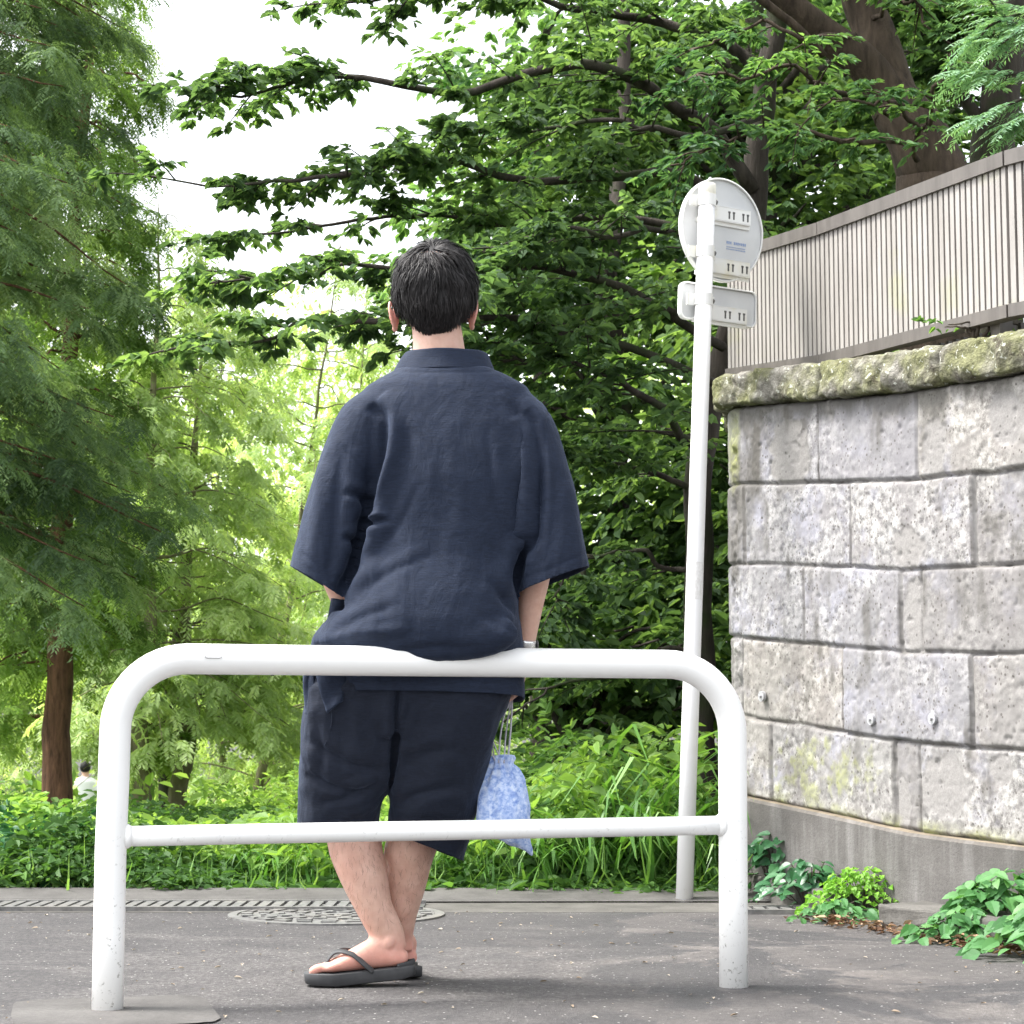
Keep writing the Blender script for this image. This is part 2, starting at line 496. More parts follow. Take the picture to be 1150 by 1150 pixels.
# pale cement footing round the near post
fc = BL + np.array([.02, -.03, 0]); a0 = .25
ax = np.array([[math.cos(a0), math.sin(a0), 0], [-math.sin(a0), math.cos(a0), 0], [0, 0, 1]])
n = 40; ang = np.linspace(0, 2 * PI, n, endpoint=False)
rr = superell(fc + [0, 0, .004], ax[0] * .215, ax[1] * .23, 7, n)
rr[:, :2] += (rng.random((n, 2)) - .5) * .006
V = np.vstack([rr, fc + [0, 0, .0045]])
tag(obj('pavement', V, [(i, (i + 1) % n, n) for i in range(n)], M_foot), kind='structure')

# ---------------------------------------------------------------- sign post (seen from behind)
SPB = gnd(768.5, 1013); SY = SPB[1]
SPT = at(794.5, 206, SY + .02)
th = thing('sign_post', 'white road sign pole with round sign and plate seen from behind', 'road sign', SPB)
sd = (SPT - SPB) / np.linalg.norm(SPT - SPB); SL = np.linalg.norm(SPT - SPB)
mb = MB(); mb.tube([SPB - sd * .03, SPB + sd * SL * .3, SPB + sd * SL * .6, SPT - sd * .06], .0305, 28); pole = mb.build('pole', M_pole, th, True)
M_cream = m_white('cream_cap', (.78, .76, .66), rough=.5)
mb = MB(); mb.add(*loft([superell(SPT - sd * h, np.array([1, 0, 0]) * r, np.array([0, 1, 0]) * r, 2, 28) for h, r in ((.07, .0325), (.012, .0325), (.003, .030), (0, .022))])); mb.build('cap', M_cream, th, True)
def m_scuff():
    t = NT('grey_scuff')
    f = t.ramp(t.noise(90, 4, .7, t.scale(t.co(), (1, 1, .4))), [(.45, (.66, .65, .63)), (.6, (.78, .78, .77))])
    return t.done(t.bsdf(f, .6))
q = SPB + sd * SL * (1010 - 655) / (1013 - 206.0)
mb = MB(); V, F = tube([q - sd * .075, q + sd * .06], .0309, 28, False); mb.add(V, F); mb.build('faded_sticker', m_scuff(), th, True)
yaw = math.radians(34)
sx = np.array([math.cos(yaw), math.sin(yaw), 0]); sn = np.array([math.sin(yaw), -math.cos(yaw), 0])   # sn points back towards us
sz = sd - sn * np.dot(sd, sn); sz /= np.linalg.norm(sz)
t_ = NT('sign_back'); nz = t_.noise(7, 4); 
M_back = t_.done(t_.bsdf(t_.ramp(nz, [(.3, (.50, .51, .52)), (.7, (.60, .61, .61))]), .45, metal=.0, spec=.6))
M_rim = m_white('sign_rim', (.8, .8, .77), rough=.4)
M_brk = m_white('bracket_paint', (.74, .74, .72), rough=.45, stain=(.66, .62, .44))
t_ = NT('blue_print'); M_print = t_.done(t_.bsdf((.25, .33, .52), .6))
def plane_pt(c, u, v, w=0): return c + sx * u + sz * v + sn * w
DC = at(811, 258.5, SY + .135); DR = .197
base_w = -.0
def rounded(c, hw, hh, r, n=10):
    pts = []
    for (qx, qz, a) in ((1, 1, 0), (-1, 1, PI / 2), (-1, -1, PI), (1, -1, 1.5 * PI)):
        for k in range(n):
            b = a + PI / 2 * k / (n - 1)
            pts.append(((hw - r) * qx + r * math.cos(b), (hh - r) * qz + r * math.sin(b)))
    return pts
def panel(kind, c, outline, inner):
    V, F = loft([[plane_pt(c, u, v, -.012) for u, v in outline], [plane_pt(c, u, v, .0) for u, v in outline], [plane_pt(c, u, v, .003) for u, v in inner], [plane_pt(c, u, v, -.004) for u, v in inner]], cap=True)
    p = obj(kind, V, F, M_back, th)
    V, F = loft([[plane_pt(c, u, v, -.014) for u, v in outline], [plane_pt(c, u * 1.004, v * 1.004, .004) for u, v in outline], [plane_pt(c, u, v, .006) for u, v in inner], [plane_pt(c, u, v, -.003) for u, v in inner]], cap=False)
    obj('rim', V, F, M_rim, p, True)
    return p
aa = np.linspace(0, 2 * PI, 64, endpoint=False)
disc = panel('round_panel', DC, [(DR * math.cos(a), DR * math.sin(a)) for a in aa], [((DR - .006) * math.cos(a), (DR - .006) * math.sin(a)) for a in aa])
PC = at(807, 342.5, SY + .13)
plate = panel('rectangular_panel', PC, rounded(0, .182, .070, .028), rounded(0, .176, .064, .023))
def rail(parent, c, dv, u0, u1):
    mb = MB(); ax = [sx, sz, sn]; h = .0265; uc = (u0 + u1) / 2; hu = (u1 - u0) / 2
    mb.box(plane_pt(c, uc, dv, .014), (hu, h, .002), ax)
    mb.box(plane_pt(c, uc, dv + h, .006), (hu, .002, .010), ax); mb.box(plane_pt(c, uc, dv - h, .006), (hu, .002, .010), ax)
    mb.box(plane_pt(c, uc, dv - h - .008, .001), (hu + .006, .008, .003), ax)
    o = mb.build('mounting_rail', M_brk, parent)
    for u in (.020, .042, .088, .110):      # keyhole slots
        k = [(-.0035, -.015), (.0035, -.015), (.0035, .006), (.0055, .008), (.0055, .014), (-.0055, .014), (-.0055, .008), (-.0035, .006)]
        V, F = loft([[plane_pt(c, u + x, dv + y - .001, .0158) for x, y in k], [plane_pt(c, u + x, dv + y - .001, .0168) for x, y in k]])
        obj('slot', V, F, M_iron_d, o)
def clamp(h):
    c = SPB + sd * h
    mb = MB()
    V, F = tube([c - sd * .021, c + sd * .021], .0338, 28, True); mb.add(V, F)
    pl = np.array([0, 0, 0])
    for s in (-1, 1):
        mb.box(c + sx * s * .047 - sn * .02, (.016, .003, .021), [sx, sn, sd])
    o = mb.build('clamp', M_brk, th)
    mb = MB(); b = c + sx * .044 - sn * .012
    mb.tube([b, b + sn * .012], .0095, 6); mb.tube([b + sn * .012, b + sn * .018], .005, 10); mb.build('bolt', M_iron, o)
def h_of(py): return SL * (1013 - py) / (1013 - 206.0)
zc = lambda c, py: (at(0, py, SY)[2] - c[2])
rail(disc, DC, zc(DC, 231), -.12, .125); rail(disc, DC, zc(DC, 291), -.12, .125); rail(plate, PC, zc(PC, 345), -.12, .125)
for py in (226, 285.5, 341): clamp(h_of(py))
# rows of small blue characters printed on the back of the disc (too small to read in the photograph)
mb = MB(); ax = [sx, sz, sn]
for row, (v0, hgt, cnt, gap) in enumerate(((.0, .0055, 11, .0088), (-.016, .002, 14, .0066), (-.0245, .0022, 12, .0078))):
    for q in range(cnt):
        if row == 0 and q == 3: continue
        u = .028 + gap * q
        mb.box(plane_pt(DC, u, v0 - .042 + 0.0, -.0030), (gap * .30, hgt * (.7 + .3 * random.random()), .0006), ax)
        if row == 0: mb.box(plane_pt(DC, u + gap * .12, v0 - .042 + hgt * .5, -.0028), (gap * .32, .0012, .0006), ax)
mb.build('printed_text', M_print, disc)

# ---------------------------------------------------------------- stone wall, plinth, coping, fence
def plan(px, Y): p = at(px, 815, Y * 1.02); return (p[0], p[1])
WP = [(1.30, 10.6), (1.03, 8.9), (.875, 7.95), plan(823.5, 7.66), plan(840, 7.5), plan(930, 7.03), plan(1030, 6.55), plan(1150, 6.085), plan(1290, 5.68), plan(1470, 5.3), (2.9, 4.95)]
WP = np.array([(a, b, 0) for a, b in WP])
WD = catmull(WP, 900); WS = np.concatenate([[0], np.cumsum(np.linalg.norm(np.diff(WD, axis=0), axis=1))])
WPX = proj(WD + [0, 0, CAMZ])[0]
i0 = int(np.argmin(np.abs(WD[:, 1] - 7.72)))
def s_of(px): return float(np.interp(px, WPX[i0:], WS[i0:]))
def wp(s): return np.stack([np.interp(s, WS, WD[:, k]) for k in range(3)], -1)
def wn(s):   # outward normal (towards road)
    t = wp(np.asarray(s) + .03) - wp(np.asarray(s) - .03); t /= np.linalg.norm(t, axis=-1)[..., None]
    return np.stack([t[..., 1], -t[..., 0], t[..., 2] * 0], -1)
Sk = [0, s_of(825), s_of(840), s_of(1030), s_of(1150), s_of(1470), WS[-1]]
ZB = [.38, .375, .366, .284, .268, .24, .23]; ZT = [1.82, 1.80, 1.794, 1.692, 1.668, 1.64, 1.62]
zb = lambda s: np.interp(s, Sk, ZB); zt = lambda s: np.interp(s, Sk, ZT)
ZB = [.62 + (z - .62) * 1.02 for z in ZB]; ZT = [.62 + (z - .62) * 1.02 for z in ZT]
TC = [0, .2, .403, .592, .797, 1.0]
sc_ = s_of(829)
J = {0: [868, 1005, 1033, 1175, 1290, 1420], 1: [835, 950, 1095, 1235, 1400], 2: [907, 1016, 1040, 1190, 1330], 3: [841, 962, 1101, 1260, 1390], 4: [926, 1040, 1200, 1340]}
sv_ = np.concatenate([np.arange(.4, sc_ - .25, .03), np.arange(sc_ - .25, s_of(1175), .0062), np.arange(s_of(1175), WS[-1] - .05, .03)])
tv = np.linspace(0, 1, 236)
S2, T2 = np.meshgrid(sv_, tv)
hz = zt(S2) - zb(S2)
P0 = wp(S2.ravel()).reshape(*S2.shape, 3); N0 = wn(S2.ravel()).reshape(*S2.shape, 3)
ss = S2 + fbm(np.stack([S2 * 9, T2 * 9, S2 * 0], -1), 3, 21) * .0018
tt = T2 + fbm(np.stack([S2 * 8, T2 * 10, S2 * 0 + 4], -1), 3, 22) * .0016
cidx = np.clip(np.searchsorted(TC, tt.ravel()).reshape(tt.shape) - 1, 0, 4)
dH = np.minimum.reduce([np.abs(tt - c) for c in TC]) * hz
dV = np.full(S2.shape, 9.0); bid = np.zeros(S2.shape)
for c in range(5):
    jl = [s_of(x) for x in J[c]]
    # joints on the return side too
    jl = [sc_ - .42 - .2 * (c % 2), sc_ - 1.0] + jl
    d = np.minimum.reduce([np.abs(ss - j) for j in jl]); msk = cidx == c
    dV[msk] = d[msk]; bid[msk] = np.searchsorted(sorted(jl), ss[msk]) + 20 * c
dj = np.minimum(dH, dV)
rb = np.random.default_rng(3).random(200)
n1 = fbm(P0 * 11 + T2[..., None] * [0, 0, 17], 4, 31); 
Pz = P0.copy(); Pz[..., 2] = zb(S2) + T2 * hz
n2 = fbm(Pz * 30, 4, 41); n3 = vnoise(Pz * 95, 51); n4 = fbm(Pz * 4.5, 3, 61)
round_ = np.clip(dj / .013, 0, 1) ** .5
groove = np.exp(-(dj / .0062) ** 4)
pit = np.clip(vnoise(Pz * 55 + 3, 71) - .52, 0, 1) * (vnoise(Pz * 9, 72) > -.3)
U, Vp = proj(Pz)
patch = np.zeros(S2.shape)
for (cx, cy, rx, ry) in ((888, 512, 21, 42), (1053, 505, 12, 40), (1024, 616, 19, 24), (1028, 690, 11, 46), (1062, 884, 27, 34), (1127, 865, 14, 18), (1014, 903, 9, 32), (1134, 470, 18, 30), (1172, 700, 16, 40)):
    e = ((U - cx) / rx) ** 2 + ((Vp - cy) / ry) ** 2 + n2 * .35
    patch = np.maximum(patch, np.clip((1.12 - e) / .2, 0, 1))
disp = round_ * .007 + (rb[bid.astype(int) % 200] - .5) * .016 - groove * (.007 + .006 * (n4 > 0)) + n2 * .0022 * (1 - .7 * patch) + n3 * .0012 + n4 * .0008 - pit * .015
disp -= patch * .003
# ragged corner edge
edge = np.exp(-((S2 - sc_) / .03) ** 2); disp += edge * (fbm(Pz * 22, 3, 81) * .016 - .004)
VW = Pz + N0 * disp[..., None]
ny_, nx_ = S2.shape
ii = np.arange(ny_ * nx_).reshape(ny_, nx_)
Fw = np.stack([ii[:-1, :-1], ii[:-1, 1:], ii[1:, 1:], ii[1:, :-1]], -1).reshape(-1, 4)
def m_stone():
    t = NT('pitted_stone')
    a = t.noise(7, 6, .7); b = t.noise(30, 6, .75); c = t.noise(2.6, 5, .65); d = t.noise(150, 3, .7)
    col = t.ramp(b, [(.38, (.085, .08, .076)), (.465, (.24, .232, .22)), (.58, (.47, .457, .434))])
    col = t.mix(t.ramp(a, [(.40, .85), (.50, .35), (.6, 0)]), col, (.19, .178, .174))
    col = t.mix(t.ramp(c, [(.40, .75), (.55, 0)]), col, (.20, .197, .192))
    tone = t.attr('tone')
    bl = t.ramp(t.noise(5, 5, .7), [(.52, 0), (.66, .5)])
    col = t.mix(bl, col, (.31, .315, .385))
    col = t.mix(t.ramp(tone, [(0, .72), (.5, .28), (1, 0)]), col, (.17, .162, .16))
    col = t.mix(t.ramp(t.attr('hue'), [(0, .12), (.45, 0), (.6, 0), (1, .17)]), col, t.ramp(t.attr('hue'), [(.4, (.42, .36, .27)), (.6, (.27, .28, .36))]))
    pits = t.ramp(t.voro(46), [(.16, 1), (.25, 0)])
    pitm = t.ramp(t.noise(9, 4), [(.42, 0), (.5, 1)])
    col = t.mix(t.math('MULTIPLY', t.math('MULTIPLY', pits, pitm), .9), col, (.10, .09, .085))
    blk = t.ramp(t.noise(22, 6, .8), [(.56, 0), (.63, .75)]); blm = t.ramp(t.noise(3.1, 3), [(.45, 0), (.6, 1)])
    col = t.mix(t.math('MULTIPLY', blk, blm), col, (.11, .105, .1))
    col = t.mix(t.math('MULTIPLY', t.attr('joint'), .85), col, (.235, .228, .22))
    col = t.mix(t.math('MULTIPLY', t.attr('jedge'), .7), col, (.08, .074, .068))
    col = t.mix(t.math('MULTIPLY', t.attr('crackh'), .75), col, (.075, .068, .06))
    col = t.mix(t.math('MULTIPLY', t.attr('crack'), .45), col, (.085, .078, .07))
    pc = t.ramp(d, [(.3, (.19, .182, .175)), (.7, (.26, .25, .242))])
    pd = t.ramp(t.voro(26), [(.10, .8), (.16, 0)])
    col = t.mix(t.attr('patch'), col, t.mix(pd, pc, (.1, .095, .09)))
    col = t.mix(t.attr('damp'), col, (.085, .08, .072))
    col = t.mix(t.math('MULTIPLY', t.attr('moss'), t.ramp(b, [(.35, .2), (.6, 1)])), col, (.25, .27, .08))
    return t.done(t.bsdf(col, .93, spec=.2, normal=t.bump(t.math('ADD', b, t.math('MULTIPLY', d, .5)), .25, .005)))
M_stone = m_stone()
nd = fbm(Pz * [14, 14, 5], 4, 91)
damp = np.clip((T2 - .94) / .04 + nd * .9, 0, 1) * .75
damp = np.maximum(damp, np.clip(1 - ((U - 872) / 40) ** 2 - ((Vp - 500) / 60) ** 2 + nd * .9, 0, 1) * .95 * (patch < .3))
damp = np.maximum(damp, np.clip(1.1 - ((U - 868) / 48) ** 2 - ((Vp - 505) / 62) ** 2 + nd * 1.6, 0, 1) * .8 * (1 - .85 * patch))
damp = np.maximum(damp, np.clip(1 - ((U - 832) / 20) ** 2 - ((Vp - 560) / 120) ** 2 + nd * .7, 0, 1) * .85)
damp = np.maximum(damp, np.clip(nd * 1.6 - .6, 0, 1) * .7 * (1 - patch))
moss = np.clip(1 - ((U - 925) / 60) ** 2 - ((Vp - 865) / 45) ** 2 + n2 * 1.5 + n1 * .6 - .5, 0, 1) * .6
moss = np.maximum(moss, np.clip((.035 - T2) / .03, 0, 1) * np.clip(n1 + .5, 0, 1) * .8)
moss = np.maximum(moss, np.clip(1 - ((U - 826) / 8) ** 2 - ((Vp - 500) / 60) ** 2, 0, 1) * .7)
wall = thing('stone_wall', 'weathered retaining wall of large pitted stone blocks on concrete plinth', 'wall', (1.2, 6.8, 0))
obj('stone_courses', VW.reshape(-1, 3), [Fw], M_stone, wall, True, dict(tone=rb[(bid.astype(int) * 7) % 200].ravel(), hue=rb[(bid.astype(int) * 13 + 5) % 200].ravel(), joint=np.exp(-(dV / .0075) ** 4).ravel(), jedge=(np.exp(-((dV - .0085) / .003) ** 2) * np.clip(.6 + 1.4 * fbm(Pz * 12, 2, 97), 0, 1)).ravel(), crackh=(np.exp(-((dH - .001) / .0032) ** 2) * np.clip(.7 + 1.2 * fbm(Pz * 7, 3, 96), 0, 1)).ravel(), crack=(np.exp(-((dj - .006) / .0035) ** 2) * np.clip(.5 + 1.6 * fbm(Pz * 9, 3, 95), 0, 1)).ravel(), patch=patch.ravel(), damp=damp.ravel(), moss=moss.ravel()))
# plinth
Sp = np.linspace(.4, WS[-1] - .05, 260)
p_, n_ = wp(Sp), wn(Sp)
pw = [( .045, -.06), (.045, None, -.010), (.037, None, .0), (-.05, None, .001)]
rows = []
for q in pw:
    z = np.full(len(Sp), q[1]) if len(q) == 2 else zb(Sp) + q[2]
    r = p_ + n_ * q[0]; r[:, 2] = z; rows.append(r)
V = np.stack(rows, 1).reshape(-1, 3)
F = [(i * 4 + j, (i + 1) * 4 + j, (i + 1) * 4 + j + 1, i * 4 + j + 1) for i in range(len(Sp) - 1) for j in range(3)]
obj('plinth', V, F, M_plinth, wall)
# coping stones
def m_coping():
    t = NT('mossy_coping')
    a = t.noise(16, 6, .7); b = t.noise(5, 4, .6); c = t.noise(60, 4, .7)
    col = t.ramp(a, [(.3, (.06, .056, .048)), (.5, (.20, .19, .165)), (.75, (.40, .385, .35))])
    col = t.mix(t.ramp(b, [(.40, 0), (.58, .85)]), col, t.ramp(c, [(.3, (.085, .09, .035)), (.7, (.24, .245, .12))]))
    col = t.mix(t.ramp(t.noise(9, 5, .7), [(.55, 0), (.66, .85)]), col, (.055, .045, .035))
    col = t.mix(t.ramp(t.noise(40, 3, .6), [(.62, 0), (.68, .8)]), col, (.55, .56, .5))
    return t.done(t.bsdf(col, .95, spec=.15, normal=t.bump(t.math('ADD', a, c), 1, .015)))
M_cop = m_coping()
ZCT = [1.985, 1.95, 1.945, 1.85, 1.82, 1.79, 1.77]
zct = lambda s: np.interp(s, Sk, ZCT)
cj = [sc_ - .9, sc_ - .06, s_of(938), s_of(1077), s_of(1215), s_of(1350), WS[-1] - .1]
for q in range(len(cj) - 1):
    s0, s1 = cj[q] + .006, cj[q + 1] - .006
    if q == 1: s0 = cj[q] - .02
    if q == 0: s1 = cj[1] - .026
    Sx = np.linspace(s0, s1, max(12, int((s1 - s0) / .009)))
    pr = [(-.22, 0), (-.04, 0), (.02, 0), (.044, .01), (.054, .05), (.060, .16), (.062, .32), (.061, .5), (.060, .70), (.055, .88), (.04, .97), (.0, 1.), (-.1, 1.02), (-.22, 1.0)]
    pr = np.array(pr); tq = np.linspace(0, len(pr) - 1, 40)
    pr = np.stack([np.interp(tq, range(len(pr)), pr[:, 0]), np.interp(tq, range(len(pr)), pr[:, 1])], 1)
    pp, nn = wp(Sx), wn(Sx)
    rings = []
    for i in range(len(Sx)):
        endr = min(i, len(Sx) - 1 - i); sh = 1 - .30 * math.exp(-endr / 1.2)
        z0, z1 = float(zt(Sx[i])) + .004, float(zct(Sx[i]))
        r = pp[i] + nn[i] * (pr[:, :1] * np.where(pr[:, :1] > 0, sh, 1)); r[:, 2] = z0 + (z1 - z0) * pr[:, 1]
        rings.append(r)
    R = np.array(rings); nz_ = fbm(R * 13, 4, 101) * .013 + fbm(R * 40, 3, 102) * .006
    outw = np.repeat(nn[:, None], 40, 1) + np.array([0, 0, .5]) * ((pr[:, 1] - .5) * 2)[None, :, None]
    R = R + outw * nz_[..., None] * (pr[:, 0] > -.05)[None, :, None]
    V, F = loft(list(R)); obj('coping_stone', V, F, M_cop, wall, True)
# three round survey studs
t_ = NT('stud_metal'); M_stud = t_.done(t_.bsdf(t_.ramp(t_.noise(200, 3), [(.3, (.3, .3, .31)), (.7, (.5, .5, .52))]), .4, metal=.4))
for (px, py) in ((861, 782), (984, 808), (1053, 807)):
    s = s_of(px); c = wp(np.array([s]))[0]; nn = wn(np.array([s]))[0]
    tpt = at(px, py, c[1]); c[2] = tpt[2]; c = c + nn * .012
    mb = MB(); mb.tube([c, c + nn * .012], .019, 20); mb.tube([c + nn * .012, c + nn * .02], .006, 12); mb.build('stud', M_stud, wall)

# raised ground behind the wall
Sb = np.linspace(.3, WS[-1] - .05, 120); pb, nb = wp(Sb), wn(Sb)
rows = []
for off in (.02, .3, .8, 1.6, 3, 6, 12, 25):
    sh = pb - nb * off
    # stop lines from crossing on the inside of the bend
    sh[:, 0] = np.maximum(sh[:, 0], .98 + off * .02); sh[:, 2] = zt(Sb) + .02 + .02 * off + fbm(sh * .9, 3, 111) * .03 * min(off, 2)
    rows.append(sh)
V = np.stack(rows, 1).reshape(-1, 3); m_ = 8
tag(obj('terrain', V, [(i * m_ + j, i * m_ + j + 1, (i + 1) * m_ + j + 1, (i + 1) * m_ + j) for i in range(len(Sb) - 1) for j in range(m_ - 1)], M_soil, None, True), kind='structure')

# fence of narrow upright slats above the wall
FP = [at(825, 815, 8.15), at(933, 815, 7.46), at(1150, 815, 6.41), at(1400, 815, 5.75), at(1650, 815, 5.35)]
FP = np.array(FP); fzb = [2.027, 1.96, 1.93, 1.91, 1.90]; fzt = [2.505, 2.455, 2.425, 2.405, 2.395]
FS = np.concatenate([[0], np.cumsum(np.linalg.norm(np.diff(FP, axis=0), axis=1))])
def m_slat(name, c0, c1, moss=False):
    t = NT(name)
    a = t.noise(5, 5, .65, t.scale(t.co(), (4, 4, .6))); b = t.noise(70, 3)
    col = t.ramp(a, [(.3, c0), (.7, c1)])
    if moss: col = t.mix(t.ramp(t.noise(2.6, 4, .6), [(.58, 0), (.7, .4)]), col, (.30, .31, .13))
    return t.done(t.bsdf(col, .55, spec=.4, normal=t.bump(b, .15, .002)))
M_slat = m_slat('slat_paint', (.235, .219, .202), (.335, .315, .296), True)
M_rail = m_slat('rail_metal', (.075, .067, .061), (.125, .113, .103))
M_gap = m_slat('slat_gap_shade', (.04, .036, .033), (.065, .06, .055))  # dark colour of an added sheet stands in for shade between slats
fence = thing('slat_fence', 'grey brown fence of narrow upright slats on top of the wall', 'fence', (FP[1][0], FP[1][1], 1.75))
def fpt(s, z): 
    p = np.array([np.interp(s, FS, FP[:, 0]), np.interp(s, FS, FP[:, 1]), z]); return p
def fseg(s):
    i = min(max(int(np.searchsorted(FS, s) - 1), 0), len(FS) - 2); d = FP[i + 1] - FP[i]; d = d / np.linalg.norm(d)
    return d, np.array([d[1], -d[0], 0])
slats = MB(); back = MB(); low = MB()
for i in range(len(FP) - 1):
    d, nn = fseg((FS[i] + FS[i + 1]) / 2); L = FS[i + 1] - FS[i]; n = int(L / .031)
    for q in range(n):
        s = FS[i] + (q + .5) * L / n; f = (q + .5) / n
        z0 = fzb[i] * (1 - f) + fzb[i + 1] * f + .02; z1 = fzt[i] * (1 - f) + fzt[i + 1] * f - .02
        c = fpt(s, (z0 + z1) / 2)
        sk = np.array([0, 0, 1.0])
        slats.box(c + nn * .006, (.0108, .008, (z1 - z0) / 2), [d, nn, sk])
    a, b = FP[i], FP[i + 1]
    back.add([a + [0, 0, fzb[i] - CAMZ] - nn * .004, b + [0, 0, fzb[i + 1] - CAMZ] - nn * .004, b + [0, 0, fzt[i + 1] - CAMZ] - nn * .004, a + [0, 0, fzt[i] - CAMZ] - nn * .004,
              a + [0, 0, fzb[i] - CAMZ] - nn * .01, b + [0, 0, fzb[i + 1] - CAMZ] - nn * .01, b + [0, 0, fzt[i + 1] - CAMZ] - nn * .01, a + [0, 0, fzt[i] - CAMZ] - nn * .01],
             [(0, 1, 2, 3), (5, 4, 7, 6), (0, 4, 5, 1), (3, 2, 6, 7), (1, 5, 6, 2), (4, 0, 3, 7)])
slats.build('slats', M_slat, fence); back.build('gap_shade_sheet', M_gap, fence)
for nm, zz, hh in (('top_rail', fzt, .024), ('bottom_rail', fzb, .021)):
    for i in range(len(FP) - 1):
        d, nn = fseg((FS[i] + FS[i + 1]) / 2); mb = MB()
        a, b = FP[i].copy(), FP[i + 1].copy(); a[2] = zz[i]; b[2] = zz[i + 1]; a = a + d * .0015; b = b - d * .0015
        V = [e + nn * u + np.array([0, 0, w]) for e in (a, b) for u, w in ((.026, -hh), (.026, hh), (-.026, hh), (-.026, -hh))]
        mb.add(V, [(0, 1, 5, 4), (1, 2, 6, 5), (2, 3, 7, 6), (3, 0, 4, 7), (3, 2, 1, 0), (4, 5, 6, 7)]); mb.build(nm, M_rail, fence)
for s in (.12, .9, 1.75, 2.4, 3.1):
    d, nn = fseg(s); zz = float(np.interp(s, FS, fzb)); mb = MB(); c = fpt(s, zz - .23); mb.box(c - nn * .05, (.025, .025, .26), [d, nn, (0, 0, 1)]); mb.build('post', M_rail, fence)
n = 40
for q in range(n):
    s = .95 + q * .045; d, nn = fseg(s); zz = float(np.interp(s, FS, fzb)); low.box(fpt(s, zz - .13) - nn * .12, (.008, .008, .12), [d, nn, (0, 0, 1)])
low.build('lower_bars', M_rail, fence)

# low kerb stones in front of the plinth
for q, (a, b, hh, lab) in enumerate(((gnd(826, 1004), gnd(893, 1021), .085, 'mossy long kerb stone nearest the sign pole, below the plinth'), (gnd(897, 1022.5), gnd(922, 1029), .075, 'short square kerb stone half hidden by ivy leaves'), (gnd(985, 1042), gnd(1088, 1057), .075, 'flat weathered kerb stone between the two leafy clumps'), (gnd(1093, 1058), gnd(1205, 1080), .075, 'kerb stone under the leafy weeds at the right edge'))):
    d = b - a; L = np.linalg.norm(d); d /= L; nn = np.array([-d[1], d[0], 0])
    c = (a + b) / 2 + nn * .09
    if q == 1: c = c + nn * .03
    mb = MB().box(c + [0, 0, hh / 2 - .02], (L / 2, .09, hh / 2 + .02), [d, nn, (0, 0, 1)])
    me = bevel_mesh(raw_mesh('kerb_stone', mb.V[0], mb.F), .010, 3)
    bm = bmesh.new(); bm.from_mesh(me); bmesh.ops.subdivide_edges(bm, edges=[e for e in bm.edges if e.calc_length() > .06], cuts=6, use_grid_fill=True); bm.to_mesh(me); bm.free()
    co = np.array([v.co for v in me.vertices]); co = co + fbm(co * 25, 3, 7)[:, None] * .004
    me.vertices.foreach_set('co', co.astype(np.float32).ravel()); me.update()
    o = put('kerb_stone', me, M_kerb); tag(o, lab, 'kerb stone', 'kerb stones along the wall foot')
# ================================================================== the man
DY = bar_Y(470)                       # depth of the pipe behind him
YT = DY + .125                        # depth of the middle of his hips
def m_skin():
    t = NT('skin')
    a = t.noise(35, 4, .6); b = t.noise(6, 3); c = t.noise(240, 2)
    col = t.ramp(a, [(.3, (.56, .345, .265)), (.7, (.66, .43, .345))])
    col = t.mix(t.ramp(b, [(.45, 0), (.7, .5)]), col, (.64, .34, .275))
    col = t.mix(t.ramp(t.noise(18, 5, .7), [(.42, .3), (.6, 0)]), col, (.44, .25, .19))
    hair = t.ramp(t.noise(130, 2, .6, t.scale(t.co(), (1, 1, .22)), .4), [(.56, 0), (.66, 1)])
    col = t.mix(t.math('MULTIPLY', t.math('MULTIPLY', hair, t.attr('hairy')), .16), col, (.2, .11, .08))
    col = t.mix(t.math('MULTIPLY', t.attr('red'), .75), col, (.68, .23, .19))
    d = t.bsdf(col, .5, spec=.35, normal=t.bump(c, .25, .0015), Subsurface_Weight=.12, Subsurface_Scale=.01)
    return t.done(d)
def m_cloth(name, col, amt=.35):
    t = NT(name)
    v = t.scale(t.co(), (45, 45, 430)); a = t.noise(1, 3, .6, v, .6)
    b = t.noise(14, 4, .6); c = t.noise(700, 2)
    f = t.mix(t.ramp(a, [(.35, 0), (.65, 1)]), tuple(x * .78 for x in col), tuple(x * 1.25 for x in col))
    f = t.mix(t.ramp(b, [(.4, 0), (.7, .12)]), f, tuple(x * 1.5 for x in col))
    h = t.math('ADD', a, t.math('MULTIPLY', c, .4))
    wr = t.noise(9, 5, .6, t.scale(t.co(), (1.6, 1.2, .8)), 1.2)
    wr = t.math('ABSOLUTE', t.math('SUBTRACT', wr, .5))
    wb = t.bump(wr, .22, .03)
    d = t.bsdf(f, .82, spec=.25, normal=t.bump(h, amt, .0022, wb), Sheen_Weight=.14, Sheen_Roughness=.4, Sheen_Tint=(.45, .58, .9))
    return t.done(d)
M_skin = m_skin()
M_navy = m_cloth('navy_cotton', (.0105, .0165, .0335))
M_short = m_cloth('navy_shorts_cotton', (.0078, .0112, .0215))
t_ = NT('black_hair'); hv = t_.attr('tint'); M_hair = t_.done(t_.bsdf(t_.ramp(hv, [(0, (.011, .0102, .0105)), (1, (.034, .031, .031))]), .55, spec=.25))
t_ = NT('sandal_foam'); M_sandal = t_.done(t_.bsdf(t_.ramp(t_.noise(30, 3), [(.3, (.035, .036, .038)), (.7, (.052, .053, .056))]), .6, spec=.35))
t_ = NT('watch_metal'); M_watch = t_.done(t_.bsdf((.7, .7, .7), .25, metal=.8))
t_ = NT('watch_dark'); M_watchd = t_.done(t_.bsdf((.02, .02, .022), .3))
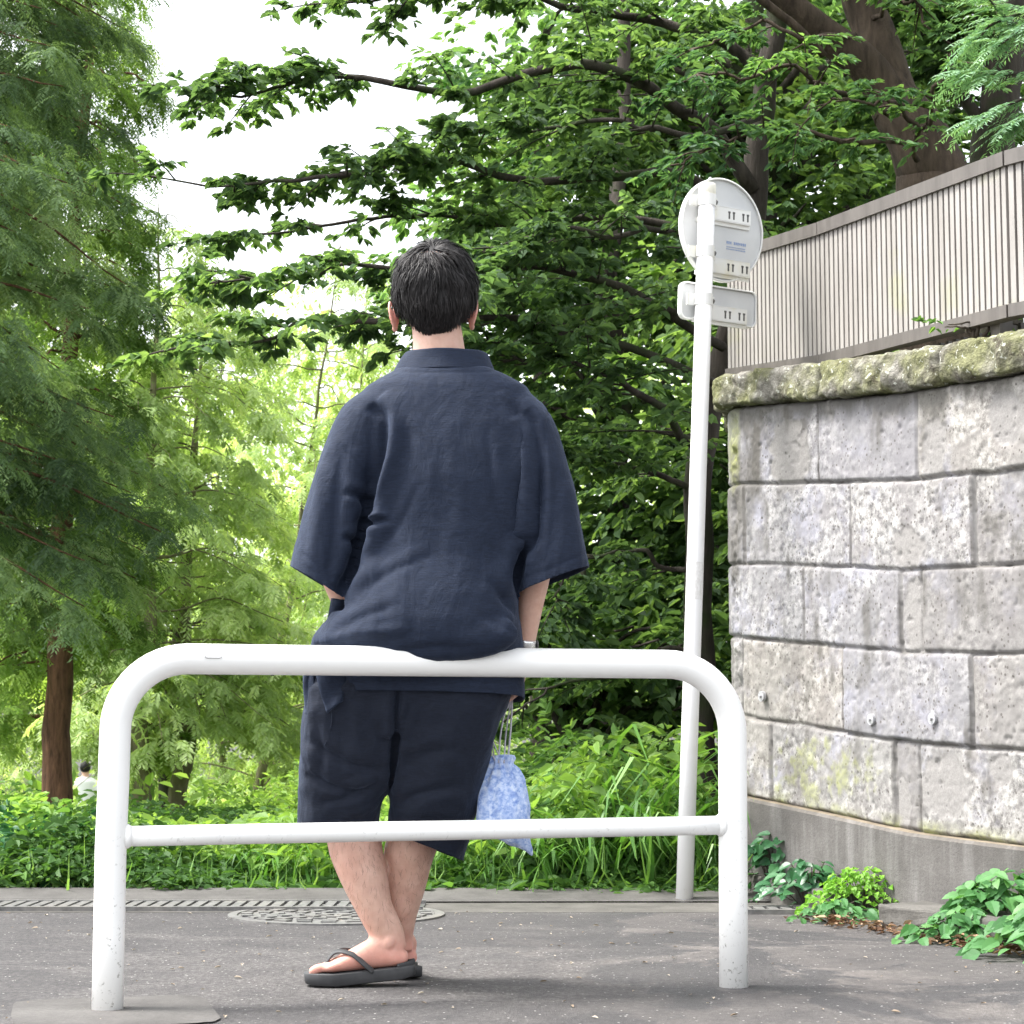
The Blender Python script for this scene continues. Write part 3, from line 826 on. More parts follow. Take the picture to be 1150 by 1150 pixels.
t_ = NT('eye_white'); M_eye = t_.done(t_.bsdf((.7, .68, .65), .2)); t_ = NT('iris'); M_iris = t_.done(t_.bsdf((.03, .018, .012), .2))
t_ = NT('nail'); M_nail = t_.done(t_.bsdf((.66, .40, .34), .35))

fY = DY + .235                         # depth of his visible foot
person = thing('person', 'man from behind in navy jinbei jacket and knee shorts leaning on barrier', 'person', at(430, 1105, fY) * [1, 1, 0])
YH = DY + .13                         # head and shoulders
X_ = np.array([1., 0, 0]); Y_ = np.array([0, 1., 0]); Z_ = np.array([0, 0, 1.])
px2m = lambda n, Y: n * Y / FPX

# ---------------------------------------------------------------- body
B = []
HC = at(488, 327, YH + .01)           # centre of the skull
hd = []
for dz, rx, ry, oy in ((-.118, .030, .030, .062), (-.108, .045, .05, .05), (-.085, .058, .075, .03), (-.05, .071, .092, .012), (-.015, .078, .099, .003), (.02, .082, .102, 0), (.05, .081, .099, -.002), (.078, .070, .085, -.002), (.096, .036, .045, -.001), (.104, .012, .016, 0)):
    hd.append(superell(HC + [0, oy, dz], X_ * rx, Y_ * ry, 2.15, 32))
B.append(loft(hd))
B.append(limb([HC + [0, .09, .012], HC + [0, .106, -.03], HC + [0, .112, -.045], HC + [0, .095, -.055]], [.006, .011, .016, .01], [.008, .012, .012, .008], X_))     # nose
B.append(ball(HC + [0, .087, -.078], (.025, .012, .007))); B.append(ball(HC + [0, .085, -.09], (.022, .012, .007)))        # lips
for s in (-1, 1):
    B.append(ball(HC + [s * .031, .082, .018], (.024, .014, .008)))                                  # brow
    B.append(ball(HC + [s * .045, .07, -.035], (.022, .022, .016)))                                  # cheekbone
# neck
B.append(limb([HC + [0, .01, -.05], at(492, 384, YH + .022), at(494, 412, YH + .02), at(496, 440, YH + .015)], [.058, .062, .066, .085], [.056, .06, .064, .07], X_, 28))
# ears
def ear(c, s):
    R = []
    for q in range(22):
        a = 2 * PI * q / 22
        R.append(c + Y_ * (.0155 * math.cos(a)) + Z_ * (.033 * math.sin(a)) + Y_ * .004 * math.sin(a) + X_ * s * (.0125 + .006 * math.sin(a) - .006 * math.cos(a)))
    R.append(R[0]); R = np.array(R)
    B.append(limb(R[::2], [.0048] * 12, [.0045] * 12, X_, 10))
    V = ball(c + X_ * s * .004, (.0085, .015, .029), 16, 10); B.append(V)
    B.append(ball(c + X_ * s * .008 + Z_ * -.032 + Y_ * .004, (.0075, .010, .011)))
earR = at(526.5, 352, YH + .02); earL = at(447, 354, YH + .03)
ear(earR, 1); ear(earL, -1)
# trunk
def body_ring(py, xl, xr, Y, hy, ex=2.2, n=32):
    a, b = at(xl, py, Y), at(xr, py, Y); c = (a + b) / 2; return superell(c, X_ * (b[0] - a[0]) / 2, Y_ * hy, ex, n)
B.append(loft([body_ring(418, 455, 540, YH, .05), body_ring(440, 430, 565, YH, .06), body_ring(470, 412, 585, YH, .085), body_ring(540, 424, 576, YH, .10), body_ring(620, 430, 566, YH + .01, .09), body_ring(690, 425, 560, YT + .01, .08), body_ring(745, 410, 555, YT + .02, .065), body_ring(790, 412, 545, YT + .04, .055)]))
# arms
sL, sR = at(420, 474, YH), at(585, 476, YH)
elL, elR = at(369, 622, YH + .0), at(608, 612, YH - .01)
wrL, wrR = at(412, 716, YH + .16), at(588, 737, YH + .045)
B.append(limb([sL, at(392, 540, YH), elL], [.036, .043, .040], [.040, .046, .042], Y_))
B.append(limb([elL, at(388, 668, YH + .07), wrL], [.041, .043, .027], [.041, .040, .023], Y_))
B.append(limb([sR, at(603, 540, YH - .005), elR], [.036, .043, .040], [.040, .046, .042], Y_))
B.append(limb([elR, at(599, 655, YH + .012), at(594, 690, YH + .03), wrR], [.040, .043, .036, .026], [.038, .037, .030, .0215], Y_))
# right hand: palm towards his thigh, fingers closed round the cords
hdn = at(577, 790, YH + .06) - wrR; hdn /= np.linalg.norm(hdn)
side = Y_ - hdn * np.dot(Y_, hdn); side /= np.linalg.norm(side); pal = np.cross(hdn, side)
if pal[0] > 0: pal = -pal             # palm faces left, towards his leg
kn = wrR + hdn * .088
B.append(limb([wrR - hdn * .01, wrR + hdn * .03, wrR + hdn * .065, kn + hdn * .004], [.026, .036, .041, .040], [.020, .0165, .015, .0125], side, 24, 2.6))
nails = []
def finger(root, d0, bend, L, r, axis_p):
    """three bones bending towards the palm"""
    P = [root - d0 * .02, root]; d = d0.copy(); ang = 0
    for b, l in zip(bend, L):
        ang += b; dd = d0 * math.cos(ang) + axis_p * math.sin(ang); P.append(P[-1] + dd * l)
    P = np.array(P)
    B.append(limb(P, [r, r, r * .95, r * .88, r * .72], [r, r, r * .95, r * .88, r * .72], np.cross(d0, axis_p), 12))
    B.append(ball(P[-1], r * .74, 12, 8))
    nails.append((P[-1], dd, -axis_p * math.cos(ang) + d0 * math.sin(ang), r))
for k, (o, L) in enumerate(((.030, (.040, .024, .02)), (.010, (.044, .027, .021)), (-.010, (.041, .025, .02)), (-.028, (.033, .02, .018)))):
    finger(kn + side * o, hdn, (.75, 1.15, .8), L, .0088 - .0006 * (k == 3), pal)
tb = wrR + hdn * .025 + side * .032
P = [tb - hdn * .01 - side * .006, tb + hdn * .022 + side * .008 + pal * .012, tb + hdn * .046 + side * .004 + pal * .03, tb + hdn * .062 - side * .008 + pal * .04]
B.append(limb(P, [.013, .0115, .0105, .0075], [.013, .0115, .0105, .0075], side, 12)); B.append(ball(P[-1], .0078, 12, 8))
# left hand, hidden in the jacket front pocket: relaxed
hdl = np.array([.55, .15, -.8]); hdl /= np.linalg.norm(hdl); sdl = np.array([0, 1., .1]); sdl -= hdl * np.dot(sdl, hdl); sdl /= np.linalg.norm(sdl); pll = np.cross(sdl, hdl)
B.append(limb([wrL - hdl * .01, wrL + hdl * .04, wrL + hdl * .085], [.026, .037, .038], [.021, .016, .012], sdl, 24, 2.6))
for k, (o, L) in enumerate(((.028, (.038, .022, .019)), (.009, (.042, .025, .02)), (-.010, (.039, .023, .019)), (-.027, (.031, .019, .017)))):
    finger(wrL + hdl * .085 + sdl * o, hdl, (.25, .35, .3), L, .0086, pll)
P = [wrL + hdl * .02 + sdl * .03, wrL + hdl * .045 + sdl * .045, wrL + hdl * .07 + sdl * .05, wrL + hdl * .09 + sdl * .047]
B.append(limb(P, [.013, .0115, .0105, .0075], [.013, .0115, .0105, .0075], sdl, 12))
# legs
kL, aL = at(396, 918, DY + .265), at(434, 1047, fY + .01)
B.append(limb([at(436, 768, YT + .03), at(412, 840, YT + .10), kL, at(399, 950, DY + .26), at(409, 985, DY + .25), at(421, 1020, DY + .243), aL, at(437, 1066, fY + .012)],
              [.06, .066, .062, .066, .057, .0435, .0405, .042], [.055, .06, .064, .066, .060, .045, .036, .034], X_, 28))
rY = fY + .11
B.append(limb([at(520, 768, YT + .03), at(498, 850, YT + .10), at(474, 920, DY + .29), at(460, 955, DY + .305), at(455, 990, DY + .32), at(449, 1025, DY + .335), at(447, 1052, rY + .01), at(447, 1068, rY + .01)],
              [.055, .066, .062, .063, .053, .043, .036, .037], [.055, .06, .064, .066, .060, .045, .036, .034], X_, 28))
# feet
def foot(heel, toe, wid, hgt_ank, axis_up=Z_):
    d = toe - heel; L = np.linalg.norm(d[:2]); d = d / np.linalg.norm(d); sd_ = np.cross(d, Z_); sd_ /= np.linalg.norm(sd_); up = np.cross(sd_, d)
    R = []
    for t, w, h, lift in ((0, .016, .02, .012), (.03, .025, .032, .004), (.10, .031, .045, 0), (.2, .033, .062, 0), (.32, .033, .074, 0), (.42, .036, .066, .0), (.55, .042, .052, .0), (.68, .047, .039, .0), (.78, .047, .029, .0), (.84, .044, .022, .002), (.87, .036, .015, .004)):
        R.append(superell(heel + d * L * t + up * (h / 2 + lift), sd_ * w, up * h / 2, 2.3, 24))
    B.append(loft(R))
    for k, (o, r, l) in enumerate(((-.029, .0125, .99), (-.008, .0092, 1.0), (.008, .0086, .975), (.022, .008, .945), (.034, .0075, .90))):
        o *= wid
        p0 = heel + d * L * .74 + sd_ * o * .85 + up * .016; p1 = heel + d * L * (l - .085) + sd_ * o + up * .0145; p2 = heel + d * L * (l - .035) + sd_ * o + up * .0095
        B.append(limb([p0, p1, p2], [r, r, r * .95], [r * .95, r * .9, r * .8], sd_, 12)); B.append(ball(p2, r * .93, 12, 8))
    return d, sd_, up, L
SOLE = .030
hL, tL = at(459, 1089, fY + .01), at(347, 1097, fY - .005)
hL[2] = SOLE + .018; tL[2] = SOLE - .002
fd, fs, fu, FL = foot(hL, tL, 1, 0)          # little toe on the near (camera) side?
hR = np.array([at(458, 1080, rY)[0] + .002, rY + .012, SOLE]); tR = hR + np.array([-.10, .23, 0]); 
gd, gs, gu, GL = foot(hR, tR, -1, 0)
B.append(limb([at(437, 1050, fY + .012), (hL + fd * .06 + fu * .05), hL + fd * .055 + fu * .02], [.040, .038, .032], [.034, .033, .028], X_))
B.append(limb([at(447, 1056, rY + .01), hR + gd * .05 + Z_ * .05, hR + gd * .05 + Z_ * .02], [.036, .038, .032], [.034, .033, .028], X_))
B.append(ball(aL + np.array([.008, -.032, -.022]), (.013, .010, .014)))       # ankle bone
Vb, Fb = fuse(B, .0036, 5, .5)
u_, v_ = proj(Vb)
hairy = ((Vb[:, 2] < .42) & (Vb[:, 2] > .12)).astype(float) * np.clip((Vb[:, 2] - .12) / .06, 0, 1) + .25 * ((Vb[:, 2] > .7) & (Vb[:, 2] < 1.0))
red = np.clip((.13 - Vb[:, 2]) / .06, 0, 1) * .55
for e in (earL, earR): red = np.maximum(red, np.clip(1.5 - np.linalg.norm(Vb - e, axis=1) / .030, 0, 1))
obj('body', Vb, [Fb], M_skin, person, True, dict(hairy=hairy, red=red))
# fine hairs on the shins and calves
k = np.where((Vb[:, 2] > .14) & (Vb[:, 2] < .44))[0]; k = rng.choice(k, 1100); Nb = vnormals(Vb, Fb)
if np.mean(np.sum((Vb - Vb.mean(0)) * Nb, 1)) < 0: Nb = -Nb
p0 = Vb[k]; nn_ = Nb[k]; dn = np.tile([0, 0, -1.], (len(k), 1)) + rng.normal(0, .35, (len(k), 3)); dn -= nn_ * np.sum(dn * nn_, 1)[:, None]; dn /= np.linalg.norm(dn, axis=1)[:, None]
ln_ = rng.uniform(.008, .018, len(k))[:, None]; wv = np.cross(dn, nn_) * .00017
p1 = p0 + dn * ln_ * .5 + nn_ * .0022; p2 = p0 + dn * ln_ + nn_ * .0028
Vl = np.stack([p0 - wv, p0 + wv, p1 - wv, p1 + wv, p2 - wv * .3, p2 + wv * .3], 1).reshape(-1, 3); i_ = (np.arange(len(k)) * 6)[:, None]
obj('leg_hair', Vl, [np.concatenate([i_ + [0, 1, 3, 2], i_ + [2, 3, 5, 4]]).astype(np.int32)], M_hair, person, True, dict(tint=np.full(len(Vl), .6)))['kind'] = 'stuff'
for s in (-1, 1):
    e = obj('eye', *ball(HC + [s * .031, .083, 0], (.013, .012, .011)), M_eye, person, True)
    obj('iris', *ball(HC + [s * .031, .0915, 0], (.0055, .004, .0055)), M_iris, e, True)

# ---------------------------------------------------------------- hair: cap plus strands combed out of the crown whorl
whorl = at(487, 287, YH - .05) - HC; whorl = np.array([-.002, -.055, .082])
HR = np.array([.0885, .107, .112])
def hairline(P):   # lower limit of hair below skull centre, by direction round the head (back -> front)
    az = np.arctan2(P[:, 0], -P[:, 1])      # 0 at the back
    a = np.abs(az)
    return np.interp(a, [0, .35, .75, 1.15, 1.5, 1.9, 2.4, PI], [-.129, -.122, -.094, -.057, -.03, -.03, .03, .058])
g = rng.normal(size=(30000, 3)); g /= np.linalg.norm(g, axis=1)[:, None]
taper = lambda z: np.interp(z, [-.14, -.1, -.05, .0, .11], [.62, .74, .90, 1.0, 1.0])
def skull(g):
    zn = g[:, 2]; k = np.where(zn < 0, (1 - np.abs(zn) ** 3.6 + 1e-6) ** (1 / 3.6), np.sqrt(np.maximum(1 - zn ** 2, 0))) / np.sqrt(np.maximum(1 - zn ** 2, 1e-6))
    P = g * HR; P[:, 2] *= np.where(zn < 0, 1.12, 1.0); P[:, :2] *= (k * taper(P[:, 2]))[:, None]; P[:, 1] += np.interp(P[:, 2], [-.14, -.06, 0], [.016, .004, 0]); return P
P = skull(g); keep = P[:, 2] > hairline(P) - .004 + rng.exponential(.007, len(P)); g = g[keep]; P = P[keep]
wd = whorl / HR; wd /= np.linalg.norm(wd)
low = np.clip((P[:, 2] + .12) / .13, 0, 1)
Lh = (.010 + .036 * low ** 1.2) * (.75 + .5 * rng.random(len(P)))
lift = (.004 + .014 * low) * (.45 + 1.1 * rng.random(len(P)) ** 1.5) * (1 + .5 * fbm(P * 40, 2, 77))
K = 6
pts = [P.copy()]; gg = g.copy()
clump = fbm(P * 55, 2, 7)[:, None]
for k in range(K - 1):
    n = gg / HR; n /= np.linalg.norm(n, axis=1)[:, None]
    away = gg - wd; away -= n * np.sum(away * n, 1)[:, None]; dist = np.linalg.norm(gg - wd, axis=1)[:, None]; away /= np.linalg.norm(away, axis=1)[:, None] + 1e-6
    sw = np.cross(n, away)
    down = np.tile([0, -.15, -1.], (len(gg), 1)); down = down - n * np.sum(down * n, 1)[:, None]
    t = away + sw * (.55 * np.exp(-dist / .35) + .6 * clump) + down * .6 * np.clip(dist - .5, 0, 1) + rng.normal(0, .16, gg.shape)
    t /= np.linalg.norm(t, axis=1)[:, None]
    step = t * (Lh / (K - 1))[:, None]
    gq = gg * HR + step; gg = gq / HR; gg /= np.linalg.norm(gg, axis=1)[:, None]
    f = (k + 1) / (K - 1)
    Q = skull(gg); nn_ = Q / HR; nn_ /= np.linalg.norm(nn_, axis=1)[:, None]
    pts.append(Q + nn_ * (lift * (f ** .6) * (1.05 - .35 * f * f))[:, None])
pts = np.stack(pts, 1)                                 # (n,K,3)
d = np.gradient(pts, axis=1); nn_ = pts / HR; w_ = np.cross(d, nn_); w_ /= np.linalg.norm(w_, axis=2)[..., None] + 1e-9
tilt = rng.normal(0, .5, (len(pts), 1, 1)); up_ = nn_ / np.linalg.norm(nn_, axis=2)[..., None]
w_ = w_ * np.cos(tilt) + up_ * np.sin(tilt)
wid = np.array([.0009, .0010, .0010, .0009, .0007, .0003])[None, :, None]
VA = HC + pts - w_ * wid; VBv = HC + pts + w_ * wid
Vh = np.stack([VA, VBv], 2).reshape(-1, 3)             # n,K,2
nS = len(pts); b0 = (np.arange(nS) * K * 2)[:, None] + (np.arange(K - 1) * 2)[None]
Fh = np.stack([b0, b0 + 1, b0 + 3, b0 + 2], -1).reshape(-1, 4)
th_ = np.clip(.5 + .5 * clump[:, 0] + rng.normal(0, .25, nS), 0, 1); tintH = np.repeat(th_, K * 2)
# cap under the strands
rings = []
for q in range(1, 40):
    z = -math.cos(PI * q / 40); r = math.sqrt(max(0, 1 - z * z)); a = np.linspace(0, 2 * PI, 64, endpoint=False)
    gd_ = np.stack([r * np.cos(a), r * np.sin(a), np.full(64, z)], 1); p = skull(gd_) * 1.0
    hl = hairline(p); inn = p[:, 2] < hl + .004
    p = p * np.where(inn, .88, 1.03)[:, None]; rings.append(HC + p)
Vc, Fc = loft(rings); nb_ = len(Vh)
Vall = np.vstack([Vh, Vc]); quads = np.vstack([Fh, np.array([f for f in Fc if len(f) == 4]) + nb_])
obj('hair', Vall, [quads.astype(np.int32)], M_hair, person, True, dict(tint=np.concatenate([tintH, np.zeros(len(Vc))])))

# ---------------------------------------------------------------- jacket
def jr(py, xl, xr, Y, hf, hb, ex=2.6, n=56):
    """ring: silhouette edges at depth Y, reach hf towards the front (away from us) and hb towards us"""
    a, b = at(xl, py, Y), at(xr, py, Y); c = (a + b) / 2
    r = superell(c, X_ * (b[0] - a[0]) / 2, Y_, ex, n); dy = r[:, 1] - c[1]; r[:, 1] = c[1] + np.where(dy > 0, dy * hf, dy * hb); return r
Jp = []
Jp.append(loft([jr(411, 462, 540, YH, .06, .06), jr(416, 446, 554, YH, .075, .075), jr(424, 431, 572, YH, .09, .088), jr(436, 412, 592, YH, .105, .104), jr(452, 402, 600, YH, .115, .114),
                jr(480, 402, 602, YH - .002, .125, .126), jr(510, 405, 601, YH - .004, .13, .134), jr(540, 408, 600, YH - .005, .135, .140), jr(590, 411, 592, YH, .14, .145), jr(630, 402, 580, YH, .145, .152),
                jr(670, 388, 578, YT - .005, .15, .166), jr(698, 367, 582, YT - .005, .155, .177), jr(712, 356, 585, YT, .16, .181), jr(721, 351, 586, YT, .16, .172), jr(728, 350, 586, YT, .16, .14), jr(742, 346, 587, YT, .16, .088),
                jr(765, 344, 588, YT, .155, .087), jr(800, 343, 588, YT + .005, .15, .085), jr(825, 343, 588, YT + .01, .14, .085)]))
# the seat of the jacket slumps over the top of the pipe
rc = onbar(478, 744)
Jp.append(ball(rc + [0, -.006, .066], (.215, .050, .064), 40, 20))
def sleeve(P, A, Bd, Y0):
    """A: half width across in the picture plane, Bd: half depth"""
    m = 26; Q = catmull(P, m); t = np.linspace(0, len(P) - 1, m); A = np.interp(t, range(len(P)), A); Bq = np.interp(t, range(len(P)), Bd)
    T = np.gradient(Q, axis=0); T /= np.linalg.norm(T, axis=1)[:, None]; R = []
    for i in range(m):
        s = np.cross(T[i], Y_); s /= np.linalg.norm(s); R.append(superell(Q[i], s * A[i], Y_ * Bq[i], 2.3, 44))
    return loft(R), T[-1], Q[-1]
mpx = YH / FPX
(slL, dirL, endL) = sleeve([at(440, 450, YH), at(412, 478, YH), at(391, 540, YH - .004), at(374, 600, YH - .006), at(356, 668, YH - .008)], np.array([22, 34, 36, 36.5, 35]) * mpx, [.075, .098, .106, .110, .114], YH)
(slR, dirR, endR) = sleeve([at(565, 450, YH), at(592, 480, YH), at(607, 540, YH - .006), at(615, 600, YH - .008), at(624, 668, YH - .010)], np.array([22, 30, 33, 37, 43]) * mpx, [.075, .098, .106, .110, .114], YH)
Jp += [slL, slR]
Vj, Fj = fuse(Jp, .0052, 6, .5)
Nj = vnormals(Vj, Fj)
if np.mean(np.sum((Vj - Vj.mean(0)) * Nj, 1)) < 0: Nj = -Nj; Fj = Fj[:, ::-1].copy()
def creases(V, N, lst, back=True):
    u, v = proj(V); D = np.zeros(len(V)); Q = np.stack([u, v], 1)
    facing = np.clip(-N[:, 1] * 2 + .2, 0, 1) if back else 1
    for pts_, amp, w, kind in lst:
        P = catmull(np.array([(a, b, 0) for a, b in pts_]), 40)[:, :2]
        best = np.full(len(V), 1e9); sg = np.zeros(len(V)); tt_ = np.zeros(len(V))
        for i in range(len(P) - 1):
            a, b = P[i], P[i + 1]; ab = b - a; L2 = ab @ ab + 1e-9
            t = np.clip(((Q - a) @ ab) / L2, 0, 1); dd = Q - (a + t[:, None] * ab); d = np.hypot(dd[:, 0], dd[:, 1]); m = d < best
            best[m] = d[m]; sg[m] = np.sign(ab[0] * dd[m, 1] - ab[1] * dd[m, 0]); tt_[m] = (i + t[m]) / (len(P) - 1)
        sd_ = best * np.where(sg == 0, 1, sg)
        env = np.clip(np.sin(np.clip(tt_, 0, 1) * PI), 0, 1) ** .5
        if kind == 'valley': f = -np.exp(-(sd_ / w) ** 2) + .45 * np.exp(-((sd_ - 2 * w) / (1.5 * w)) ** 2) + .45 * np.exp(-((sd_ + 2 * w) / (1.5 * w)) ** 2)
        elif kind == 'ridge': f = np.exp(-(sd_ / w) ** 2)
        elif kind == 'stepL':     # valley on the right-of-travel side, full on the other
            f = -np.exp(-((sd_ - .4 * w) / w) ** 2) + .8 * np.exp(-((sd_ + 1.5 * w) / (1.4 * w)) ** 2)
        else: f = -np.exp(-((sd_ + .4 * w) / w) ** 2) + .8 * np.exp(-((sd_ - 1.5 * w) / (1.4 * w)) ** 2)
        D += 1.45 * amp * f * env * facing
    return V + N * D[:, None]
CR = [
 ([(419, 452), (433, 470), (431, 509), (423, 545), (415, 585), (400, 640), (384, 668)], .022, 7, 'stepL'),
 ([(437, 583), (426, 588), (414, 592)], .009, 4, 'valley'), ([(440, 577), (425, 581), (415, 585)], .006, 4, 'ridge'),
 ([(386, 553), (402, 556), (413, 568), (417, 580)], .008, 4.5, 'valley'), ([(384, 603), (395, 606), (404, 616)], .007, 4.5, 'valley'),
 ([(384, 500), (379, 555), (374, 615), (368, 655)], .006, 7, 'valley'), ([(363, 520), (356, 580), (347, 640)], .004, 7, 'ridge'),
 ([(588, 462), (599, 484), (604, 522), (602, 565), (597, 605), (582, 625), (577, 645), (579, 668)], .020, 7, 'stepR'),
 ([(597, 600), (588, 612), (578, 622)], .010, 5, 'valley'),
 ([(616, 470), (622, 520), (623, 570), (618, 625)], .0045, 8, 'valley'), ([(636, 540), (645, 590), (652, 635)], .004, 6, 'ridge'),
 ([(571, 452), (588, 480), (597, 520), (598, 560)], .006, 7, 'valley'), ([(560, 440), (578, 480), (585, 540)], .004, 9, 'ridge'),
 ([(386, 684), (410, 660), (440, 640), (485, 622)], .0028, 5, 'stepL'), ([(368, 712), (400, 694), (450, 676)], .0028, 5, 'stepL'),
 ([(360, 722), (400, 712), (460, 706)], .005, 6, 'ridge'),
 ([(548, 650), (566, 676), (582, 696)], .005, 4.5, 'valley'), ([(540, 690), (565, 704), (586, 716)], .003, 5, 'valley'),
 ([(398, 650), (424, 618), (452, 580), (470, 540)], .003, 5, 'stepL'), ([(402, 606), (430, 560), (450, 510)], .003, 5, 'stepL'), ([(590, 640), (570, 600), (556, 540), (548, 480)], .003, 5, 'stepR'), ([(430, 445), (450, 470), (462, 520)], .0035, 7, 'valley'), ([(500, 470), (512, 540), (520, 600)], .003, 12, 'ridge'), ([(455, 480), (448, 540), (440, 590)], .004, 12, 'valley'),
 ([(540, 520), (552, 580), (556, 640)], .0035, 12, 'valley'), 
 ([(440, 735), (480, 727), (540, 727)], .004, 5, 'valley'),
]
Vj = creases(Vj, Nj, CR)
# soft all-over rumple, drawn out along the fall of the cloth
Nj = vnormals(Vj, Fj)
def ridged(P, s, o=3): return sum((.5 ** k) * (1 - 2 * np.abs(vnoise(P * 2.0 ** k + 3.1 * k, s + k))) for k in range(o))
q_ = Vj + np.stack([fbm(Vj * 5, 2, 207), fbm(Vj * 5, 2, 208), fbm(Vj * 5, 2, 209)], 1) * .05
gr = np.clip((1.42 - Vj[:, 2]) / .25, .25, 1)
Vj = Vj + Nj * ((ridged(q_ * [10, 5, 2.0], 201) * .0028 + ridged((q_ + q_[:, [2, 1, 0]] * [.6, 0, .6]) * [13, 8, 5], 211, 2) * .0010) * gr + fbm(Vj * [40, 36, 26], 3, 205) * .0009)[:, None]
SEAM = [([(381, 498), (396, 515), (412, 532), (421, 542)], 1), ([(341, 623), (365, 640), (392, 656)], 1), ([(580, 651), (615, 640), (656, 622)], 1), ([(616, 462), (612, 500), (607, 548), (603, 572)], 1), ([(444, 417), (500, 418), (556, 417)], 1), ([(354, 765), (430, 765), (587, 767)], 1)]
def seam_val(V, N, lst, w=1.7):
    u, v = proj(V); Q = np.stack([u, v], 1); r = np.zeros(len(V))
    for P, a in lst:
        P = catmull(np.array([(x, y, 0) for x, y in P]), 30)[:, :2]
        for i in range(len(P) - 1):
            ab = P[i + 1] - P[i]; t = np.clip(((Q - P[i]) @ ab) / (ab @ ab), 0, 1); d = np.linalg.norm(Q - P[i] - t[:, None] * ab, axis=1); r = np.maximum(r, np.exp(-(d / w) ** 2) * a)
    return r * (N[:, 1] < 0)
sv = seam_val(Vj, Nj, SEAM); Vj = Vj - Nj * (sv * .0022)[:, None]
me = raw_mesh('jacket', Vj, [Fj], True)
bm = bmesh.new(); bm.from_mesh(me); bmesh.ops.recalc_face_normals(bm, faces=bm.faces)
def cut(bm, co, no, sel):
    vs = [v for v in bm.verts if sel(v.co)]; s = set(vs)
    es = [e for e in bm.edges if e.verts[0] in s and e.verts[1] in s]; fs = [f for f in bm.faces if all(v in s for v in f.verts)]
    bmesh.ops.bisect_plane(bm, geom=vs + es + fs, plane_co=co, plane_no=no, clear_outer=True)
# sleeve hems
pa, pb = at(333, 640, YH), at(386, 671, YH); dd = pb - pa; nL = np.cross(dd, Y_); nL /= np.linalg.norm(nL); nL = nL if nL[2] < 0 else -nL
cut(bm, Vector(pa), Vector(nL), lambda c: c.x < at(404, 650, YH)[0] - (at(0, 640, YH)[2] - c.z) * .15 and c.z > at(0, 688, YH)[2] and c.z < at(0, 600, YH)[2] and proj(np.array(c))[0] < 386)
pa, pb = at(583, 666, YH), at(662, 637, YH); dd = pb - pa; nR = np.cross(dd, Y_); nR /= np.linalg.norm(nR); nR = nR if nR[2] < 0 else -nR
cut(bm, Vector(pa), Vector(nR), lambda c: proj(np.array(c))[0] > 583 + max(0, (proj(np.array(c))[1] - 690)) * 20 and c.z < at(0, 600, YH)[2])
# body hem: gently sagging, cut by a plane that drops to the left and to the front
hc = at(500, 777, YT - .08)
cut(bm, Vector(hc), Vector((-.02, -.12, -1)).normalized(), lambda c: c.z < at(0, 735, YT)[2])
bmesh.ops.delete(bm, geom=[v for v in bm.verts if not v.link_faces], context='VERTS')
# side slit on the left
u0, v0 = at(353, 770, YT), None
kill = []
for f in bm.faces:
    c = f.calc_center_median(); pu, pv = proj(np.array(c))
    if c.y < YT + .02 and pv > 757 and 351 + (790 - pv) * .06 < pu < 357 + (pv - 757) * .22: kill.append(f)
bmesh.ops.delete(bm, geom=kill, context='FACES')
bm.to_mesh(me); bm.free()
jk = put('jacket', me, M_navy, person)
m = jk.modifiers.new('cloth', 'SOLIDIFY'); m.thickness = .0028; m.offset = -1
# collar band
rings = []
n = 60
for (py, xl, xr, hf, hb, dy) in ((419, 441, 557, .085, .088, .0), (413, 444, 555, .083, .083, .0), (405, 449, 552, .08, .079, .002), (399, 453, 549, .078, .077, .003), (397, 455, 547.5, .0765, .075, .003), (398.5, 457, 545.5, .074, .072, .003), (408, 457, 545, .070, .068, .003), (420, 455, 548, .07, .07, .003)):
    rings.append(jr(py, xl, xr, YH + dy + .004, hf, hb, 2.1, n))
R = np.array(rings)
fr = np.clip((R[:, :, 1] - (YH + .0)) / .085, 0, 1); R[:, :, 2] -= fr ** 1.5 * .10           # runs down to a V in front
R += (fbm(R * 22, 3, 301) * .0025)[..., None] * np.array([1, 1, .6]) 
V, F = loft(list(R), cap=False); obj('collar', V, F, M_navy, person, True)
# front flap and rear flap at the side slit, and the tie
def flap(outline, Y, name, mat, bulge=.012):
    n = 14; L_, R_ = outline
    rows = []
    for t in np.linspace(0, 1, n):
        a = np.array([np.interp(t, np.linspace(0, 1, len(L_)), [p[k] for p in L_]) for k in (0, 1)]); b = np.array([np.interp(t, np.linspace(0, 1, len(R_)), [p[k] for p in R_]) for k in (0, 1)])
        row = []
        for s in np.linspace(0, 1, 9):
            q = a + (b - a) * s; p = at(q[0], q[1], Y + bulge * (s - .5) ** 2 * 4 - .004 * math.sin(5 * t + 4 * s)); row.append(p)
        rows.append(row)
    V = np.array(rows).reshape(-1, 3); F = [(i * 9 + j, i * 9 + j + 1, (i + 1) * 9 + j + 1, (i + 1) * 9 + j) for i in range(n - 1) for j in range(8)]
    o = obj(name, V, F, mat, person, True); m = o.modifiers.new('cloth', 'SOLIDIFY'); m.thickness = .003; return o
flap(([(341.5, 752), (341, 770), (344, 802)], [(354, 752), (352, 772), (351, 804)]), YT - .035, 'side_flap', M_navy, .01)
flap(([(354, 752), (360, 778), (368, 801)], [(392, 752), (386, 780), (384, 787)]), YT - .083, 'side_flap', M_navy, .008)
mb = MB(); mb.tube(catmull([at(373, 795, YT - .075), at(373, 808, YT - .07), at(371, 820, YT - .06), at(365, 838, YT - .05)], 14), .0017, 6); mb.build('tie', M_short, person, True)
